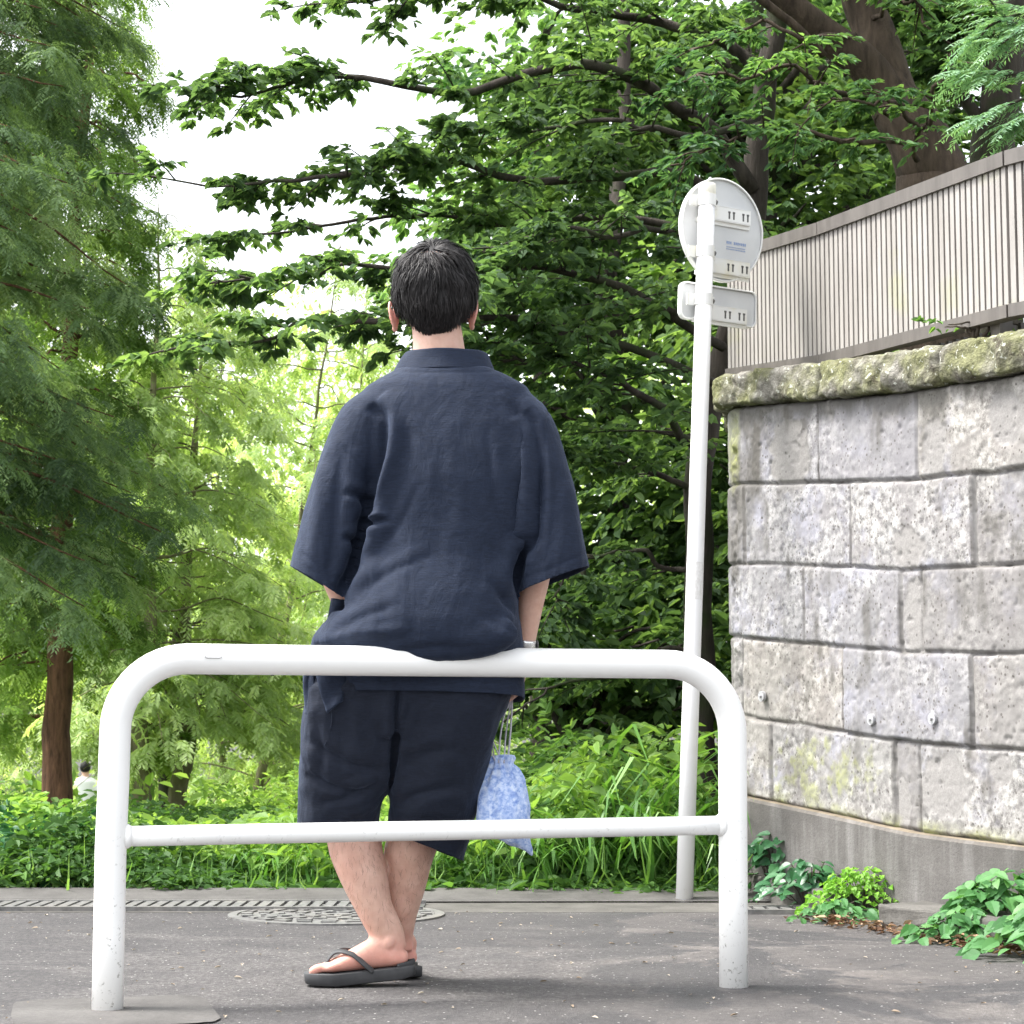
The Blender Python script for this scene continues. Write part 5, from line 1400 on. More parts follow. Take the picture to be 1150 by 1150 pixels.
for c, n in ((pt(900, -120, 9.2), 70), (pt(760, -170, 9), 50)):
    C = c + norm(rng.normal(size=(n, 3))) * rng.random((n, 1)) * [1.2, 1.2, .5]
    for q in C:
        s2, d2, l2_ = twigs_on(np.array([q, q + [.4, .1, 0], q + [.7, .2, -.1]]), 6, .2, .5); a, b, c_ = leaves_on(s2, d2, l2_, 7); l = rng.uniform(.05, .08, len(a)); lv.add(a, b, c_, l, l * .45, tint_of(a))
mb.build('trunk', B_zel, tz, True); lv.build('crown', M_zelk, tz)
# second dark trunk at the right edge
D3 = at(1118, 300, 10.4); D3[2] = 1.8
td = thing('broadleaf_tree', 'black shaded trunk beside the thick leaning trunk, partly behind pale needle sprays', 'tree', D3)
lv, mb = Leaves(), MB()
tr = wob([D3, at(1116, 190, 10.4), at(1121, 130, 10.4), at(1132, 60, 10.4), at(1140, -30, 10.4), at(1150, -200, 10.4)], 30, .02, 81); mb.tube(tr, np.interp(np.linspace(0, 1, 30), [0, .3, 1], [.15, .105, .09]), 18)
q = wob([at(1116, 150, 10.4), at(1085, 118, 10.4), at(1076, 70, 10.4), at(1070, 0, 10.4), at(1066, -80, 10.4)], 18, .02, 82); mb.tube(q, np.linspace(.035, .026, 18), 10)
q = wob([at(1120, 135, 10.4), at(1145, 50, 10.5), at(1170, -40, 10.6)], 12, .02, 83); mb.tube(q, np.linspace(.08, .05, 12), 12)
for k, (p, n1) in enumerate((([(1076, 70, 10.4), (1050, 30, 10.2), (1040, 0, 10.1)], 12), ([(1120, 60, 10.4), (1090, 40, 10.3), (1060, 60, 10.2)], 12), ([(1076, 110, 10.4), (1060, 130, 10.2), (1040, 160, 10.1)], 6))):
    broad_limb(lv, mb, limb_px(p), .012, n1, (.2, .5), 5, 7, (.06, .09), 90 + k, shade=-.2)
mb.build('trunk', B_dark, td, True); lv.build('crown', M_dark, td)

# ---------------------------------------------------------------- conifers
def needles(lv, S, D, L, per, nl, nw, tint, droop=.35, pair=True, hang=0.2):
    """feathery sprays: narrow leaflets on both sides of each shoot"""
    n = len(S); t = np.linspace(.05, 1, per)[None] + rng.normal(0, .02, (n, per))
    sd = np.where(np.arange(per) % 2 == 0, -1., 1.)[None] * np.ones((n, 1))
    Pq = S[:, None] + D[:, None] * (L[:, None] * t)[..., None] - UP * (droop * L[:, None] * t ** 2)[..., None]
    Dt = norm(D[:, None] - UP * (2 * droop * t)[..., None]); H = norm(np.cross(Dt, UP) + 1e-6)
    a = np.radians(52) * sd + rng.normal(0, .2, (n, per))
    A = Dt * np.cos(a)[..., None] + H * np.sin(a)[..., None] - UP * (hang * rng.random((n, per)))[..., None]
    N = np.cross(H, Dt) + rng.normal(0, .35, (n, per, 3)); N = np.where(N[..., 2:3] < 0, -N, N)
    ln = nl * (1 - .45 * np.abs(t - .45)) * rng.uniform(.75, 1.2, (n, per))
    lv.add(Pq.reshape(-1, 3), A.reshape(-1, 3), N.reshape(-1, 3), ln.ravel(), nw, np.repeat(tint, per), 'kite', curl=.1)

def conifer(label, base, H, R, mat, bark, tr=.13, boughs=70, az=(-180, 180), z0=.1, droop=.35, nl=.05, nw=.011, sub=10, per=16, seed=1, name='conifer_tree', group=None, shoots=6, lean=(0, 0), bias=0, top=1.0, sublen=(.25, .55), shape=.8):
    th = thing(name, label, 'tree', base, group); mb, lv = MB(), Leaves()
    T = wob([base, base + [lean[0] * .4, lean[1] * .4, H * .4], base + [lean[0], lean[1], H]], 40, .05, seed)
    mb.tube(T, np.linspace(tr, tr * .05, 40) * (1 + .35 * np.exp(-np.linspace(0, 1, 40) * 30)), 16)
    r2 = np.random.default_rng(seed)
    for i in range(boughs):
        f = z0 + (top - z0) * (i + r2.random()) / boughs; k = min(39, int(f * 39)); s = T[k]
        a = math.radians(r2.uniform(*az)); L = R * (1 - f) ** shape * r2.uniform(.7, 1.15) + .15
        d = np.array([math.cos(a), math.sin(a), 0]); e = s + d * L
        q = wob([s, s + d * L * .5 + UP * (.06 * L), e - UP * droop * L * r2.uniform(.5, 1.3)], 12, .05, seed + i)
        bt = r2.normal(0, .22)
        vis = in_view(q, 60)
        if not vis.any() and r2.random() < .6: continue
        wood(mb, q, (.012 + .006 * L) * (.6 if mat is M_cyp else 1), .003, 5)
        S, D, Ls = twigs_on(q, int(sub * max(.5, L)), sublen[0], sublen[1], (30, 70), .3, .15, .5, -.1)
        # shoots on every side twig
        for j in range(len(S)):
            t = np.linspace(0, 1, 4)[:, None]; tp = S[j] + D[j] * Ls[j] * t - UP * droop * 1.2 * Ls[j] * t ** 2
            s2, d2, l2 = twigs_on(tp, shoots, .10, .24, (25, 65), .35, .05, .4, -.3)
            tn = np.clip(.42 + bt + .4 * float(fbm(S[j:j + 1] * 1.6, 2, 5)[0]) + bias + .35 * (Ls[j] > .3) * (j / len(S) - .5) + r2.normal(0, .15, len(s2)), 0, 1)
            needles(lv, s2, d2, l2, per, nl, nw, tn, .45)
    mb.build('trunk', bark, th, True); lv.build('crown', mat, th); return th
conifer('conifer with red brown bare lower trunk at far left among the weeds', base_at(66, 13.5), 8.2, .5, M_con2, B_red, .108, 120, (-180, 180), .24, .20, .045, .011, 20, 18, 5, shoots=8, sublen=(.2, .42), shape=.35, bias=-.05, lean=(.08, 0))
conifer('nearer grey green conifer at left edge with long drooping sprays', base_at(-250, 10.2), 9, 1.72, M_con, B_red, .16, 120, (-62, 75), .235, .17, .040, .0080, 18, 22, 9, shoots=8, shape=.28, lean=(.2, 0))
conifer('lush green conifer at top left behind the drooping grey green boughs', base_at(-45, 17), 9.5, 1.75, M_con2, B_red, .14, 80, (-120, 60), .16, .16, .055, .014, 12, 18, 13, shoots=8, shape=.3, bias=.1)
# pale feathery cypresses in the clearing
G_ = 'pale feathery cypresses in the sunny clearing'
for k, (px, Y, H, R, ln, lab) in enumerate(((156, 16.5, 5.4, 1.5, (.1, 0), 'pale cypress on the thick dark lower trunk beside the barrier post'), (186, 18.5, 5.6, 1.6, (.3, 0), 'pale cypress on the second of three dark trunks'), (203, 17.5, 5.0, 1.4, (.15, 0), 'slim pale cypress on thin trunk left of the lime shrub'),
        (282, 21, 6.6, 1.9, (.9, 0), 'leaning pale cypress whose olive stem shows through its foliage'), (360, 23, 6.8, 2.1, (.5, 0), 'wispy pale cypress behind the man\'s sleeve'), (440, 25, 6.6, 2.2, (.2, 0), 'pale cypress hidden behind the man\'s back'), (255, 26, 7.4, 2.2, (-.2, 0), 'hazy pale cypress farthest back in the clearing'))):
    conifer(lab, base_at(px, Y), H, R, M_cyp, B_pale if k != 1 else B_dark, .095 if k < 3 else .06, 54, (-180, 180), .30 if k < 3 else .12, .22, .07, .017, 9, 18, 100 + 7 * k, 'cypress_tree', G_, 6, ln, 0, 1.0, (.3, .7), .55)

# pale needle sprays entering at the top right corner
SB_ = np.array([2.75, 7.3, 1.75])
ts = thing('conifer_tree', 'pale green needle sprays hanging into the top corner above the fence', 'tree', SB_); mb, lv = MB(), Leaves()
T = wob([SB_, SB_ + [0, 0, 1.5], SB_ + [.05, 0, 4]], 20, .02, 141); mb.tube(T, np.linspace(.09, .05, 20), 12)
for k, (p) in enumerate(([(1260, -60, 7.2), (1180, 0, 6.9), (1120, 22, 6.8), (1092, 40, 6.8)], [(1260, 60, 7.2), (1190, 78, 6.9), (1130, 82, 6.8), (1076, 86, 6.8)], [(1260, 40, 7.1), (1180, 40, 6.8), (1130, 20, 6.8), (1112, 0, 6.7)], [(1270, 90, 7.0), (1200, 100, 6.8), (1150, 112, 6.7), (1098, 128, 6.7)], [(1270, 110, 7.0), (1200, 120, 6.8), (1160, 132, 6.7), (1128, 142, 6.7)], [(1270, -20, 7.0), (1200, 10, 6.8), (1150, 30, 6.7), (1118, 56, 6.7)])):
    Q = wob([T[12]] + limb_px(p), 24, .02, 150 + k); wood(mb, Q, .02, .0025, 6)
    S, D, L = twigs_on(Q, 26, .10, .26, (30, 60), .12, .45, .3, -.08); S = np.vstack([S, Q[-1:]]); D = np.vstack([D, norm(Q[-1:] - Q[-2:-1])]); L = np.append(L, .1)
    needles(lv, S, D, L, 26, .032, .0052, np.clip(.55 + rng.normal(0, .2, len(S)), 0, 1), .25)
    S2, D2, L2 = twigs_on(Q[10:], 26, .05, .12, (30, 60), .12, .1, .3, -.05); needles(lv, S2, D2, L2, 18, .03, .005, np.clip(.55 + rng.normal(0, .2, len(S2)), 0, 1), .2)
mb.build('trunk', B_dark, ts, True); lv.build('crown', M_sil, ts)

# ---------------------------------------------------------------- far wood closing the view
lv = Leaves()
n = 112000
X = np.where(rng.random(n) < .8, rng.uniform(-13.5, 5.5, n), rng.uniform(-24, -13.5, n)); Yq = rng.uniform(33, 50, n)
hmax = (10.2 + 1.5 * fbm(np.stack([X * .22, X * 0, X * 0], 1), 3, 301) - np.clip((X + 3.0) / 3, -2, 1) * .6) * Yq / 45
Z = -2.3 + rng.random(n) ** .85 * (hmax + 2.0)
P = np.stack([X, Yq, Z], 1); keep = fbm(P * [.55, .55, .7], 4, 303) > -.42 + 1.1 * np.clip((Z - hmax + 3.2) / 3.2, 0, 1) ** 1.5; P = P[keep]; n = len(P)
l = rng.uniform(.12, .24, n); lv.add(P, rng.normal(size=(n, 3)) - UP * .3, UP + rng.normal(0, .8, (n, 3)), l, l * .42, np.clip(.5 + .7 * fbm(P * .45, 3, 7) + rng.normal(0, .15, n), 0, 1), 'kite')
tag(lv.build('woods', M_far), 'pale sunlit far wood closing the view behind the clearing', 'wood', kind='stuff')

# ---------------------------------------------------------------- undergrowth beyond the kerb
def height_at(P):
    u, v = proj(np.stack([P[:, 0], P[:, 1], P[:, 1] * 0], 1))
    return np.interp(u, [-200, 0, 100, 200, 330, 450, 560, 640, 720, 800, 870], [.30, .28, .26, .20, .22, .22, .30, .42, .55, .5, .4])
lv = Leaves()
n = 52000
Yq = 7.64 + rng.random(n) ** 1.5 * 8; X = rng.uniform(-.31, .115, n) * Yq; Yq = Yq - np.clip(fbm(np.stack([X * 4, X * 0, X * 0], 1), 3, 351), 0, 1) * .16 * (Yq < 7.9)
k = ~((X > .80) & (Yq < 8.8)); X, Yq = X[k], Yq[k]; n = len(X)
G = zterr(X, Yq); B0 = np.stack([X, Yq, G], 1)
h = height_at(B0) * (.35 + .65 * rng.random(n)) * np.clip(.55 + .9 * (fbm(B0 * 1.3, 3, 311) + .5), .3, 1.5) * np.clip((Yq - 7.5) / .5, .3, 1)
P = B0 + np.stack([rng.normal(0, .03, n), rng.normal(0, .03, n), h], 1)
a = rng.uniform(0, 2 * PI, n); A = np.stack([np.cos(a), np.sin(a), rng.normal(-.15, .3, n)], 1)
l = rng.uniform(.025, .07, n) * (.8 + .5 * (fbm(B0 * 2.2, 2, 313) > .1))
lv.add(P, A, UP + rng.normal(0, .5, (n, 3)) - Y_ * .35, l, l * rng.uniform(.4, .7, n), np.clip(.45 + .9 * fbm(P * 1.4, 3, 315) + rng.normal(0, .22, n), 0, 1))
# grass between the leaves
n = 1100
Yq = 7.62 + rng.random(n) ** 1.8 * 6; X = rng.uniform(-.31, .115, n) * Yq; k = ~((X > .80) & (Yq < 8.8)); X, Yq = X[k], Yq[k]; n = len(X)
B0 = np.stack([X, Yq, zterr(X, Yq)], 1); gk = fbm(B0 * 1.1, 2, 321) > -.35; B0 = B0[gk]; n = len(B0)
a = rng.uniform(0, 2 * PI, n); lean = rng.uniform(.4, 1.7, n); A = np.stack([np.cos(a) * lean, np.sin(a) * lean, np.ones(n)], 1)
l = height_at(B0) * rng.uniform(.35, .95, n)
lv.add(B0, A, -np.stack([np.cos(a), np.sin(a), -lean], 1) * -1, l, rng.uniform(.005, .012, n), tint_of(B0, 1.5, .2, 323, .05), 'blade', curl=.35)
tag(lv.build('undergrowth', M_under), 'mixed low green undergrowth of leaves and grass beyond the kerb', 'undergrowth', kind='stuff')
lv = Leaves(); n = 9000
Yq = 7.66 + rng.random(n) ** 1.4 * 5; X = rng.uniform(-.31, .115, n) * Yq; k = ~((X > .80) & (Yq < 8.8)); X, Yq = X[k], Yq[k]; n = len(X)
B0 = np.stack([X, Yq, zterr(X, Yq)], 1); k = fbm(B0 * 1.7, 2, 341) > -.05; B0 = B0[k]; n = len(B0)
P = B0 + np.stack([B0[:, 0] * 0, B0[:, 0] * 0, height_at(B0) * (.45 + .75 * rng.random(n))], 1); a = rng.uniform(0, 2 * PI, n); l = rng.uniform(.035, .095, n)
lv.add(P, np.stack([np.cos(a), np.sin(a), rng.normal(-.3, .3, n)], 1), UP - Y_ * .4 + rng.normal(0, .4, (n, 3)), l, l * rng.uniform(.3, .75, n), np.clip(.4 + .8 * fbm(P * 1.1, 2, 345) + rng.normal(0, .2, n), 0, 1))
tag(lv.build('weeds', M_lime), 'patches of brighter broad leaved weeds among the undergrowth', 'weeds', kind='stuff')
# far ground cover in the clearing
lv = Leaves(); n = 16000
Yq = 14 + rng.random(n) * 26; X = rng.uniform(-.30, .10, n) * Yq; P = np.stack([X, Yq, zterr(X, Yq) + rng.random(n) ** 2 * .6], 1); l = rng.uniform(.08, .16, n)
lv.add(P, rng.normal(size=(n, 3)), UP + rng.normal(0, .6, (n, 3)), l, l * .55, tint_of(P, .8, .2, 331))
tag(lv.build('ground_cover', M_lime), 'bright green ground cover across the clearing', 'ground cover', kind='stuff')

# ---------------------------------------------------------------- single shrubs and weeds
def shrub(name, label, base, rad, mat, n, ll, wd=.55, stems=8, group=None, seed=1, cat='shrub', bias=0, tl=(.1, .25)):
    th = thing(name, label, cat, base, group); mb, lv = MB(), Leaves()
    for i in range(stems):
        a = 2 * PI * i / stems + rng.normal(0, .3); e = base + np.array([math.cos(a) * rad[0] * .75, math.sin(a) * rad[1] * .75, rad[2] * rng.uniform(1.0, 1.75)])
        q = wob([base + [math.cos(a) * .02, math.sin(a) * .02, -.02], base * .5 + e * .5 + UP * rad[2] * .25, e], 12, .02, seed + i); wood(mb, q, .007, .002, 5)
    nt_ = n // 8
    g = norm(rng.normal(size=(nt_, 3))) * rng.random((nt_, 1)) ** .4; C = base + UP * rad[2] + g * rad
    D = norm(g * [1, 1, .6] + rng.normal(0, .5, (nt_, 3))); a, b, c = leaves_on(C, D, rng.uniform(*tl, nt_), 8, .2, .5)
    k = a[:, 2] > base[2]; a, b, c = a[k], b[k], c[k]; l = rng.uniform(ll[0], ll[1], len(a)); lv.add(a, b, c, l, l * wd, tint_of(a, 3, .2, seed, bias))
    mb.build('stems', B_twig, th, True); lv.build('foliage', mat, th); return th
shrub('shrub', 'bright lime green spreading shrub in the clearing left of the man', base_at(270, 11.6), (.42, .4, .26), M_lime, 2600, (.03, .055), .5, 10, seed=401)
shrub('shrub', 'second lime shrub half hidden behind the man\'s shorts', base_at(345, 12.6), (.36, .36, .30), M_lime, 1500, (.03, .055), .5, 8, seed=411)
shrub('shrub', 'small dark rounded shrub near the kerb at far left', base_at(42, 8.0), (.19, .15, .13), M_ivy, 1000, (.03, .05), .6, 7, seed=421, bias=-.2)
shrub('shrub', 'leafy bush at the left edge of the kerb with broad yellow green leaves', base_at(8, 8.6), (.22, .18, .17), M_under, 900, (.04, .075), .75, 6, seed=431, bias=.2)
shrub('shrub', 'light green bush behind the hanging bag', base_at(615, 9.4), (.34, .3, .33), M_under, 1700, (.04, .07), .5, 8, seed=441, bias=.25)
shrub('shrub', 'leafy weed bush with lime tips right of the bag', base_at(700, 8.7), (.26, .22, .30), M_under, 1300, (.04, .075), .5, 8, seed=451, bias=.1)

def grass_clump(label, base, h, n, spread, seed, wid=(.010, .022), group='arching grass clumps along the kerb'):
    th = thing('grass_clump', label, 'grass clump', base, group); r = np.random.default_rng(seed)
    a = r.uniform(0, 2 * PI, n); ln = r.uniform(.15, .85, n); lv = Leaves()
    B0 = base + np.stack([r.normal(0, spread, n), r.normal(0, spread, n), np.zeros(n)], 1)
    A = np.stack([np.cos(a) * ln, np.sin(a) * ln, np.ones(n)], 1); N = np.stack([-np.cos(a), -np.sin(a), ln], 1)
    l = h * r.uniform(.55, 1.15, n)
    # each blade in two stages: stiff shaft, arching tip
    lv.add(B0, A, N, l * .62, r.uniform(*wid, n), np.clip(.5 + r.normal(0, .22, n), 0, 1), 'blade', curl=.05)
    lv.add(B0 + norm(A) * (l * .57)[:, None], norm(A) * .62 + np.stack([np.cos(a), np.sin(a), -.3 * np.ones(n)], 1) * .75, N + UP * .4, l * .55, r.uniform(*wid, n) * .9, np.clip(.55 + r.normal(0, .22, n), 0, 1), 'blade', curl=.4)
    m = max(6, n // 7); k = r.integers(0, n, m); sid = norm(np.cross(A[k], UP)) * r.choice([-1, 1], (m, 1))
    lv.add(B0[k] + norm(A[k]) * (l[k] * r.uniform(.3, .6, m))[:, None], norm(A[k]) * .5 + sid * .8, UP + r.normal(0, .2, (m, 3)), l[k] * .45, r.uniform(*wid, m) * 1.3, np.clip(.6 + r.normal(0, .2, m), 0, 1), 'blade', curl=.35)
    lv.build('blades', M_grass, th); return th
for k, (px, Y, h, n, sp, lab) in enumerate(((742, 8.05, .78, 60, .10, 'tall broad bladed grass clump left of the sign pole'), (700, 7.9, .55, 50, .10, 'mid height grass clump behind the barrier, left of the tall clump'), (655, 7.85, .42, 60, .12, 'arching grass clump right of the bag'), (612, 7.8, .36, 60, .13, 'low arching grass clump below the bag'), (785, 7.85, .5, 36, .06, 'grass clump right behind the sign pole'), (815, 7.72, .36, 26, .05, 'small grass clump at the plinth end'), (548, 7.8, .26, 26, .06, 'low grass clump behind the man\'s calves'), (340, 7.85, .26, 26, .06, 'low grass clump left of the man\'s calf'), (300, 7.9, .24, 24, .06, 'low grass clump above the manhole cover'), (500, 7.9, .26, 26, .06, 'low grass clump between calf and bag'))):
    grass_clump(lab, base_at(px, Y, -.01), h, n, sp, 500 + k, (.012, .032) if k < 3 else (.007, .016))

# weeds at the wall foot
def weed(label, base, rad, mat, n, ll, wd, seed, name='weed', nrm=None):
    th = thing(name, label, 'plant', base, 'weeds at the foot of the wall'); lv, mb = Leaves(), MB(); r = np.random.default_rng(seed)
    g = r.normal(size=(n, 2)) * .5; g = g[np.hypot(g[:, 0], g[:, 1]) < 1.15]; n = len(g)
    hh = np.clip(1 - (g ** 2).sum(1) * .75, .15, 1) * rad[2] * r.uniform(.55, 1.1, n)
    P = base + np.stack([g[:, 0] * rad[0], g[:, 1] * rad[1], hh], 1); a = np.arctan2(g[:, 1], g[:, 0]) + r.normal(0, .9, n)
    A = np.stack([np.cos(a), np.sin(a), r.normal(-.3, .25, n)], 1); N = UP * 1.0 - Y_ * .55 + r.normal(0, .32, (n, 3))
    l = r.uniform(ll[0], ll[1], n); lv.add(P, A, N, l, l * wd, np.clip(.5 + r.normal(0, .24, n), 0, 1), 'toothed' if l.mean() > .03 else 'ovate', fold=.22, curl=.25)
    for i in range(min(n, 26)):
        mb.tube(catmull([base + [g[i, 0] * rad[0] * .3, g[i, 1] * rad[1] * .3, 0], base * .4 + P[i] * .6 + UP * .01, P[i]], 6), .0016, 4, False)
    mb.build('stems', B_twig, th, True); lv.build('foliage', mat, th)
wq = lambda px, py: gnd(px, py)
weed('dark glossy ivy climbing at the plinth corner beside the barrier post', wq(874, 1012) + [0, .04, .03], (.16, .10, .20), M_ivy, 110, (.035, .068), .72, 601, 'ivy')
weed('dark ivy leaves spilling over the short kerb stone', wq(912, 1022) + [0, .03, .02], (.17, .10, .14), M_ivy, 120, (.03, .062), .72, 603, 'ivy')
weed('bright lime clover like clump on the middle of the kerb', wq(968, 1030) + [0, .03, 0], (.19, .10, .15), M_clov, 480, (.014, .026), .95, 605)
weed('low mixed weeds in front of the lime clump', wq(940, 1035) + [0, 0, 0], (.14, .07, .07), M_hemp, 90, (.03, .06), .5, 607)
weed('serrated light green weed in front of the flat kerb stone', wq(1085, 1058), (.18, .09, .09), M_hemp, 170, (.03, .062), .6, 609)
weed('tall light green weed clump at the right edge of the photo', wq(1142, 1056) + [0, .05, 0], (.22, .14, .19), M_hemp, 380, (.032, .07), .6, 611)
weed('green weed clump just beyond the tall one along the wall', wq(1185, 1075) + [0, .0, 0], (.2, .14, .14), M_hemp, 220, (.035, .07), .6, 613)
# dead leaves and twigs blown against the kerb
lv = Leaves(); n = 420; t = rng.random(n); P = np.array([wq(915, 1036)]) * (1 - t)[:, None] + np.array([wq(1160, 1076)]) * t[:, None]
P = P + np.stack([rng.normal(0, .04, n), rng.normal(.03, .035, n), rng.uniform(.004, .03, n)], 1); a = rng.uniform(0, 2 * PI, n)
l = rng.uniform(.012, .045, n); lv.add(P, np.stack([np.cos(a), np.sin(a), rng.normal(0, .25, n)], 1), UP + rng.normal(0, .5, (n, 3)), l, l * rng.uniform(.12, .55, n), rng.random(n))
tag(lv.build('leaf_litter', leaf_mat('dead_leaf', (.05, .028, .018), (.16, .085, .05), (.36, .26, .17), .1, .8, .2)), 'brown dead leaves and twigs along the kerb stones', 'leaf litter', kind='stuff')
lv = Leaves(); n = 260; P = np.stack([rng.uniform(-1.8, 1.6, n), rng.uniform(4.2, 7.0, n), np.full(n, .004)], 1); a = rng.uniform(0, 2 * PI, n); l = rng.uniform(.006, .022, n)
lv.add(P, np.stack([np.cos(a), np.sin(a), a * 0], 1), UP + rng.normal(0, .2, (n, 3)), l, l * .5, rng.random(n) * .8 + .2)
tag(lv.build('debris', leaf_mat('road_crumb', (.10, .07, .05), (.25, .2, .15), (.42, .38, .32), .05, .9, .2)), 'tiny leaf crumbs and petals scattered on the asphalt', 'debris', kind='stuff')
# creeper on the fence and leaves in the gap below it
d_, n_f = fseg(2.0)
th = thing('creeper', 'thin dry creeper clinging to the slats of the fence', 'creeper', fpt(2.0, 2.0)); mb, lv = MB(), Leaves()
for k, (pts_) in enumerate(([(1100, 262), (1112, 245), (1122, 232), (1128, 215), (1140, 200)], [(1122, 232), (1110, 236), (1096, 240)], [(1112, 245), (1106, 270), (1102, 276)], [(1128, 215), (1114, 205), (1110, 196)])):
    P = np.array([at(x, y, 6.43 + (1150 - x) / 217 * 1.0 - .04) for x, y in pts_]); Q = wob(P, 12, .006, 700 + k); mb.tube(Q, .0018, 5); S, D, L = twigs_on(Q, 5, .01, .03); a, b, c = leaves_on(S, D, L, 1); l = rng.uniform(.008, .016, len(a)); lv.add(a, b, -Y_ + rng.normal(0, .4, (len(a), 3)), l, l * .6, rng.random(len(a)))
mb.build('stem', B_twig, th, True); lv.build('foliage', M_hemp, th)
shrub('shrub', 'green leaves poking through the gap under the fence', at(1100, 372, 6.6), (.20, .05, .018), M_under, 120, (.018, .034), .6, 5, seed=711, tl=(.02, .05))

# ---------------------------------------------------------------- distant stroller
fp = at(97, 815, 36.); zf_ = float(zterr(np.array([fp[0]]), np.array([36.]))[0])
hz_ = at(97, 867, 36.)[2]; zf_ = hz_ - 1.55
th = thing('person', 'tiny far figure in white shirt seen beside the red brown trunk', 'person', (fp[0], 36., zf_))
c = np.array([fp[0], 36., zf_]); body = []
for s in (-1, 1):
    body.append(limb([c + [s * .09, 0, .85], c + [s * .1, .02 * s, .45], c + [s * .1, .05 * s, .08], c + [s * .1, .0, .02]], [.085, .06, .045, .05], [.09, .065, .05, .08], X_))
    body.append(limb([c + [s * .2, 0, 1.36], c + [s * .25, -.02, 1.1], c + [s * .24, .05, .85]], [.05, .042, .03], [.05, .042, .03], X_))
body.append(limb([c + [0, 0, .8], c + [0, 0, 1.1], c + [0, 0, 1.38], c + [0, 0, 1.48], c + [0, .01, 1.56]], [.16, .15, .2, .06, .055], [.11, .1, .11, .06, .06], X_)); body.append(ball(c + [0, .01, 1.6], (.078, .095, .115)))
Vb2, Fb2 = fuse(body, .018, 2); obj('body', Vb2, [Fb2], M_skin, th, True, dict(hairy=np.zeros(len(Vb2)), red=np.zeros(len(Vb2))))
t_ = NT('white_shirt'); M_shirt = t_.done(t_.bsdf((.75, .75, .78), .8))
parts = [limb([c + [0, 0, .86], c + [0, 0, 1.1], c + [0, 0, 1.38], c + [0, 0, 1.47]], [.19, .18, .225, .08], [.14, .13, .135, .08], X_)]
for s in (-1, 1): parts.append(limb([c + [s * .19, 0, 1.38], c + [s * .25, -.01, 1.14]], [.066, .06], [.066, .06], X_))
V2, F2 = fuse(parts, .018, 2); obj('shirt', V2, [F2], M_shirt, th, True)
V2, F2 = fuse([limb([c + [s * .09, 0, .9], c + [s * .1, .02 * s, .45], c + [s * .1, .05 * s, .1]], [.11, .085, .07], [.12, .09, .075], X_) for s in (-1, 1)], .018, 2); obj('trousers', V2, [F2], M_short, th, True)
V2, F2 = ball(c + [0, -.012, 1.635], (.095, .108, .105)); obj('hair', V2, F2, M_hair, th, True, dict(tint=np.zeros(len(V2))))
# ================================================================== light, sky, camera
SUN_EL, SUN_AZ = math.radians(60), math.radians(270)     # azimuth measured from +Y clockwise: high on the left
sun = bpy.data.lights.new('sun', 'SUN'); sun.energy = 1.5; sun.angle = math.radians(14); sun.color = (1, .96, .9)
so = bpy.data.objects.new('sun', sun); COL.objects.link(so)
sdir = Vector((math.sin(SUN_AZ) * math.cos(SUN_EL), math.cos(SUN_AZ) * math.cos(SUN_EL), math.sin(SUN_EL)))
so.rotation_euler = sdir.to_track_quat('Z', 'Y').to_euler(); so.location = (0, -5, 12)
w = bpy.data.worlds.new('World'); SC.world = w; w.use_nodes = True
nt = w.node_tree; nt.nodes.clear()
out = nt.nodes.new('ShaderNodeOutputWorld'); bg = nt.nodes.new('ShaderNodeBackground'); sk = nt.nodes.new('ShaderNodeTexSky')
sk.sky_type = 'NISHITA'; sk.sun_disc = False; sk.sun_elevation = SUN_EL; sk.sun_rotation = SUN_AZ; sk.air_density = 1; sk.dust_density = 3.0; sk.ozone_density = 1
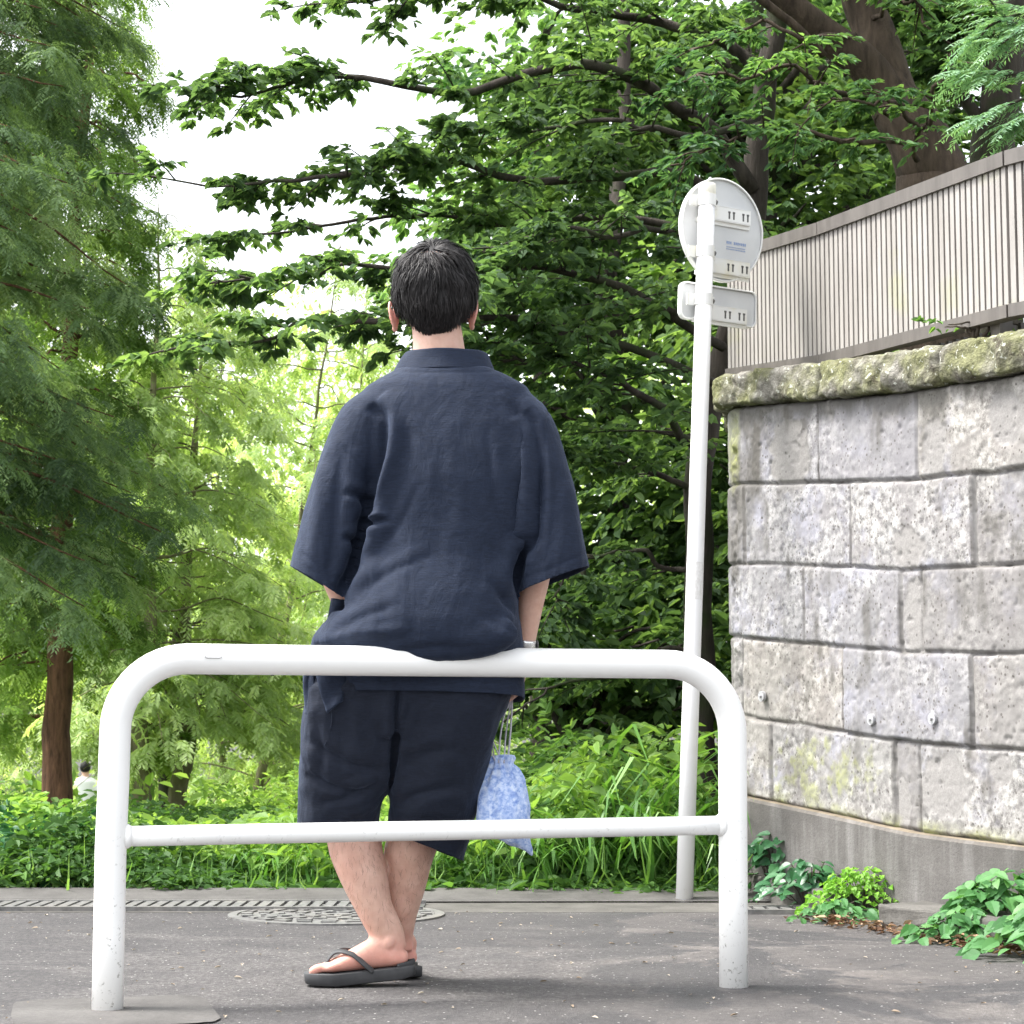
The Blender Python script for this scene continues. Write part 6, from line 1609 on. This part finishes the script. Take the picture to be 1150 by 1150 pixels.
# thin cloud cover: the sky's own brightness with most of its blue taken out, thicker and thinner in places
bw = nt.nodes.new('ShaderNodeRGBToBW'); nt.links.new(sk.outputs[0], bw.inputs[0])
tc = nt.nodes.new('ShaderNodeTexCoord'); nz = nt.nodes.new('ShaderNodeTexNoise'); nz.inputs['Scale'].default_value = 2.2; nz.inputs['Detail'].default_value = 5
nt.links.new(tc.outputs['Generated'], nz.inputs['Vector'])
mr_ = nt.nodes.new('ShaderNodeMapRange'); mr_.inputs['From Min'].default_value = .3; mr_.inputs['From Max'].default_value = .7; mr_.inputs['To Min'].default_value = 1.0; mr_.inputs['To Max'].default_value = 1.35
nt.links.new(nz.outputs['Fac'], mr_.inputs['Value'])
mu = nt.nodes.new('ShaderNodeMath'); mu.operation = 'MULTIPLY'; nt.links.new(bw.outputs[0], mu.inputs[0]); nt.links.new(mr_.outputs[0], mu.inputs[1])
mx = nt.nodes.new('ShaderNodeMix'); mx.data_type = 'RGBA'; mx.inputs[0].default_value = .85
nt.links.new(sk.outputs[0], mx.inputs[6]); nt.links.new(mu.outputs[0], mx.inputs[7])
nt.links.new(mx.outputs[2], bg.inputs['Color']); bg.inputs['Strength'].default_value = .15
nt.links.new(bg.outputs[0], out.inputs['Surface'])

cam = bpy.data.cameras.new('camera'); cam.sensor_width = 36; cam.lens = 36 * FPX / RES; cam.clip_start = .05; cam.clip_end = 400
co_ = bpy.data.objects.new('camera', cam); COL.objects.link(co_); co_.location = (0, 0, CAMZ); co_.rotation_euler = (PI / 2 + PITCH, 0, 0)
cam.dof.use_dof = True; cam.dof.focus_distance = 5.2; cam.dof.aperture_fstop = 20.0
SC.camera = co_
SC.view_settings.view_transform = 'Standard'; SC.view_settings.look = 'None'; SC.view_settings.exposure = 2.15; SC.view_settings.gamma = 1
SC.render.engine = 'CYCLES'
cy = SC.cycles
cy.use_denoising = True
try: cy.denoiser = 'OPENIMAGEDENOISE'
except Exception: pass
cy.use_adaptive_sampling = True; cy.adaptive_threshold = .015
cy.max_bounces = 8; cy.diffuse_bounces = 6; cy.glossy_bounces = 2; cy.transmission_bounces = 4; cy.transparent_max_bounces = 4
cy.sample_clamp_indirect = 6
SC.render.film_transparent = False
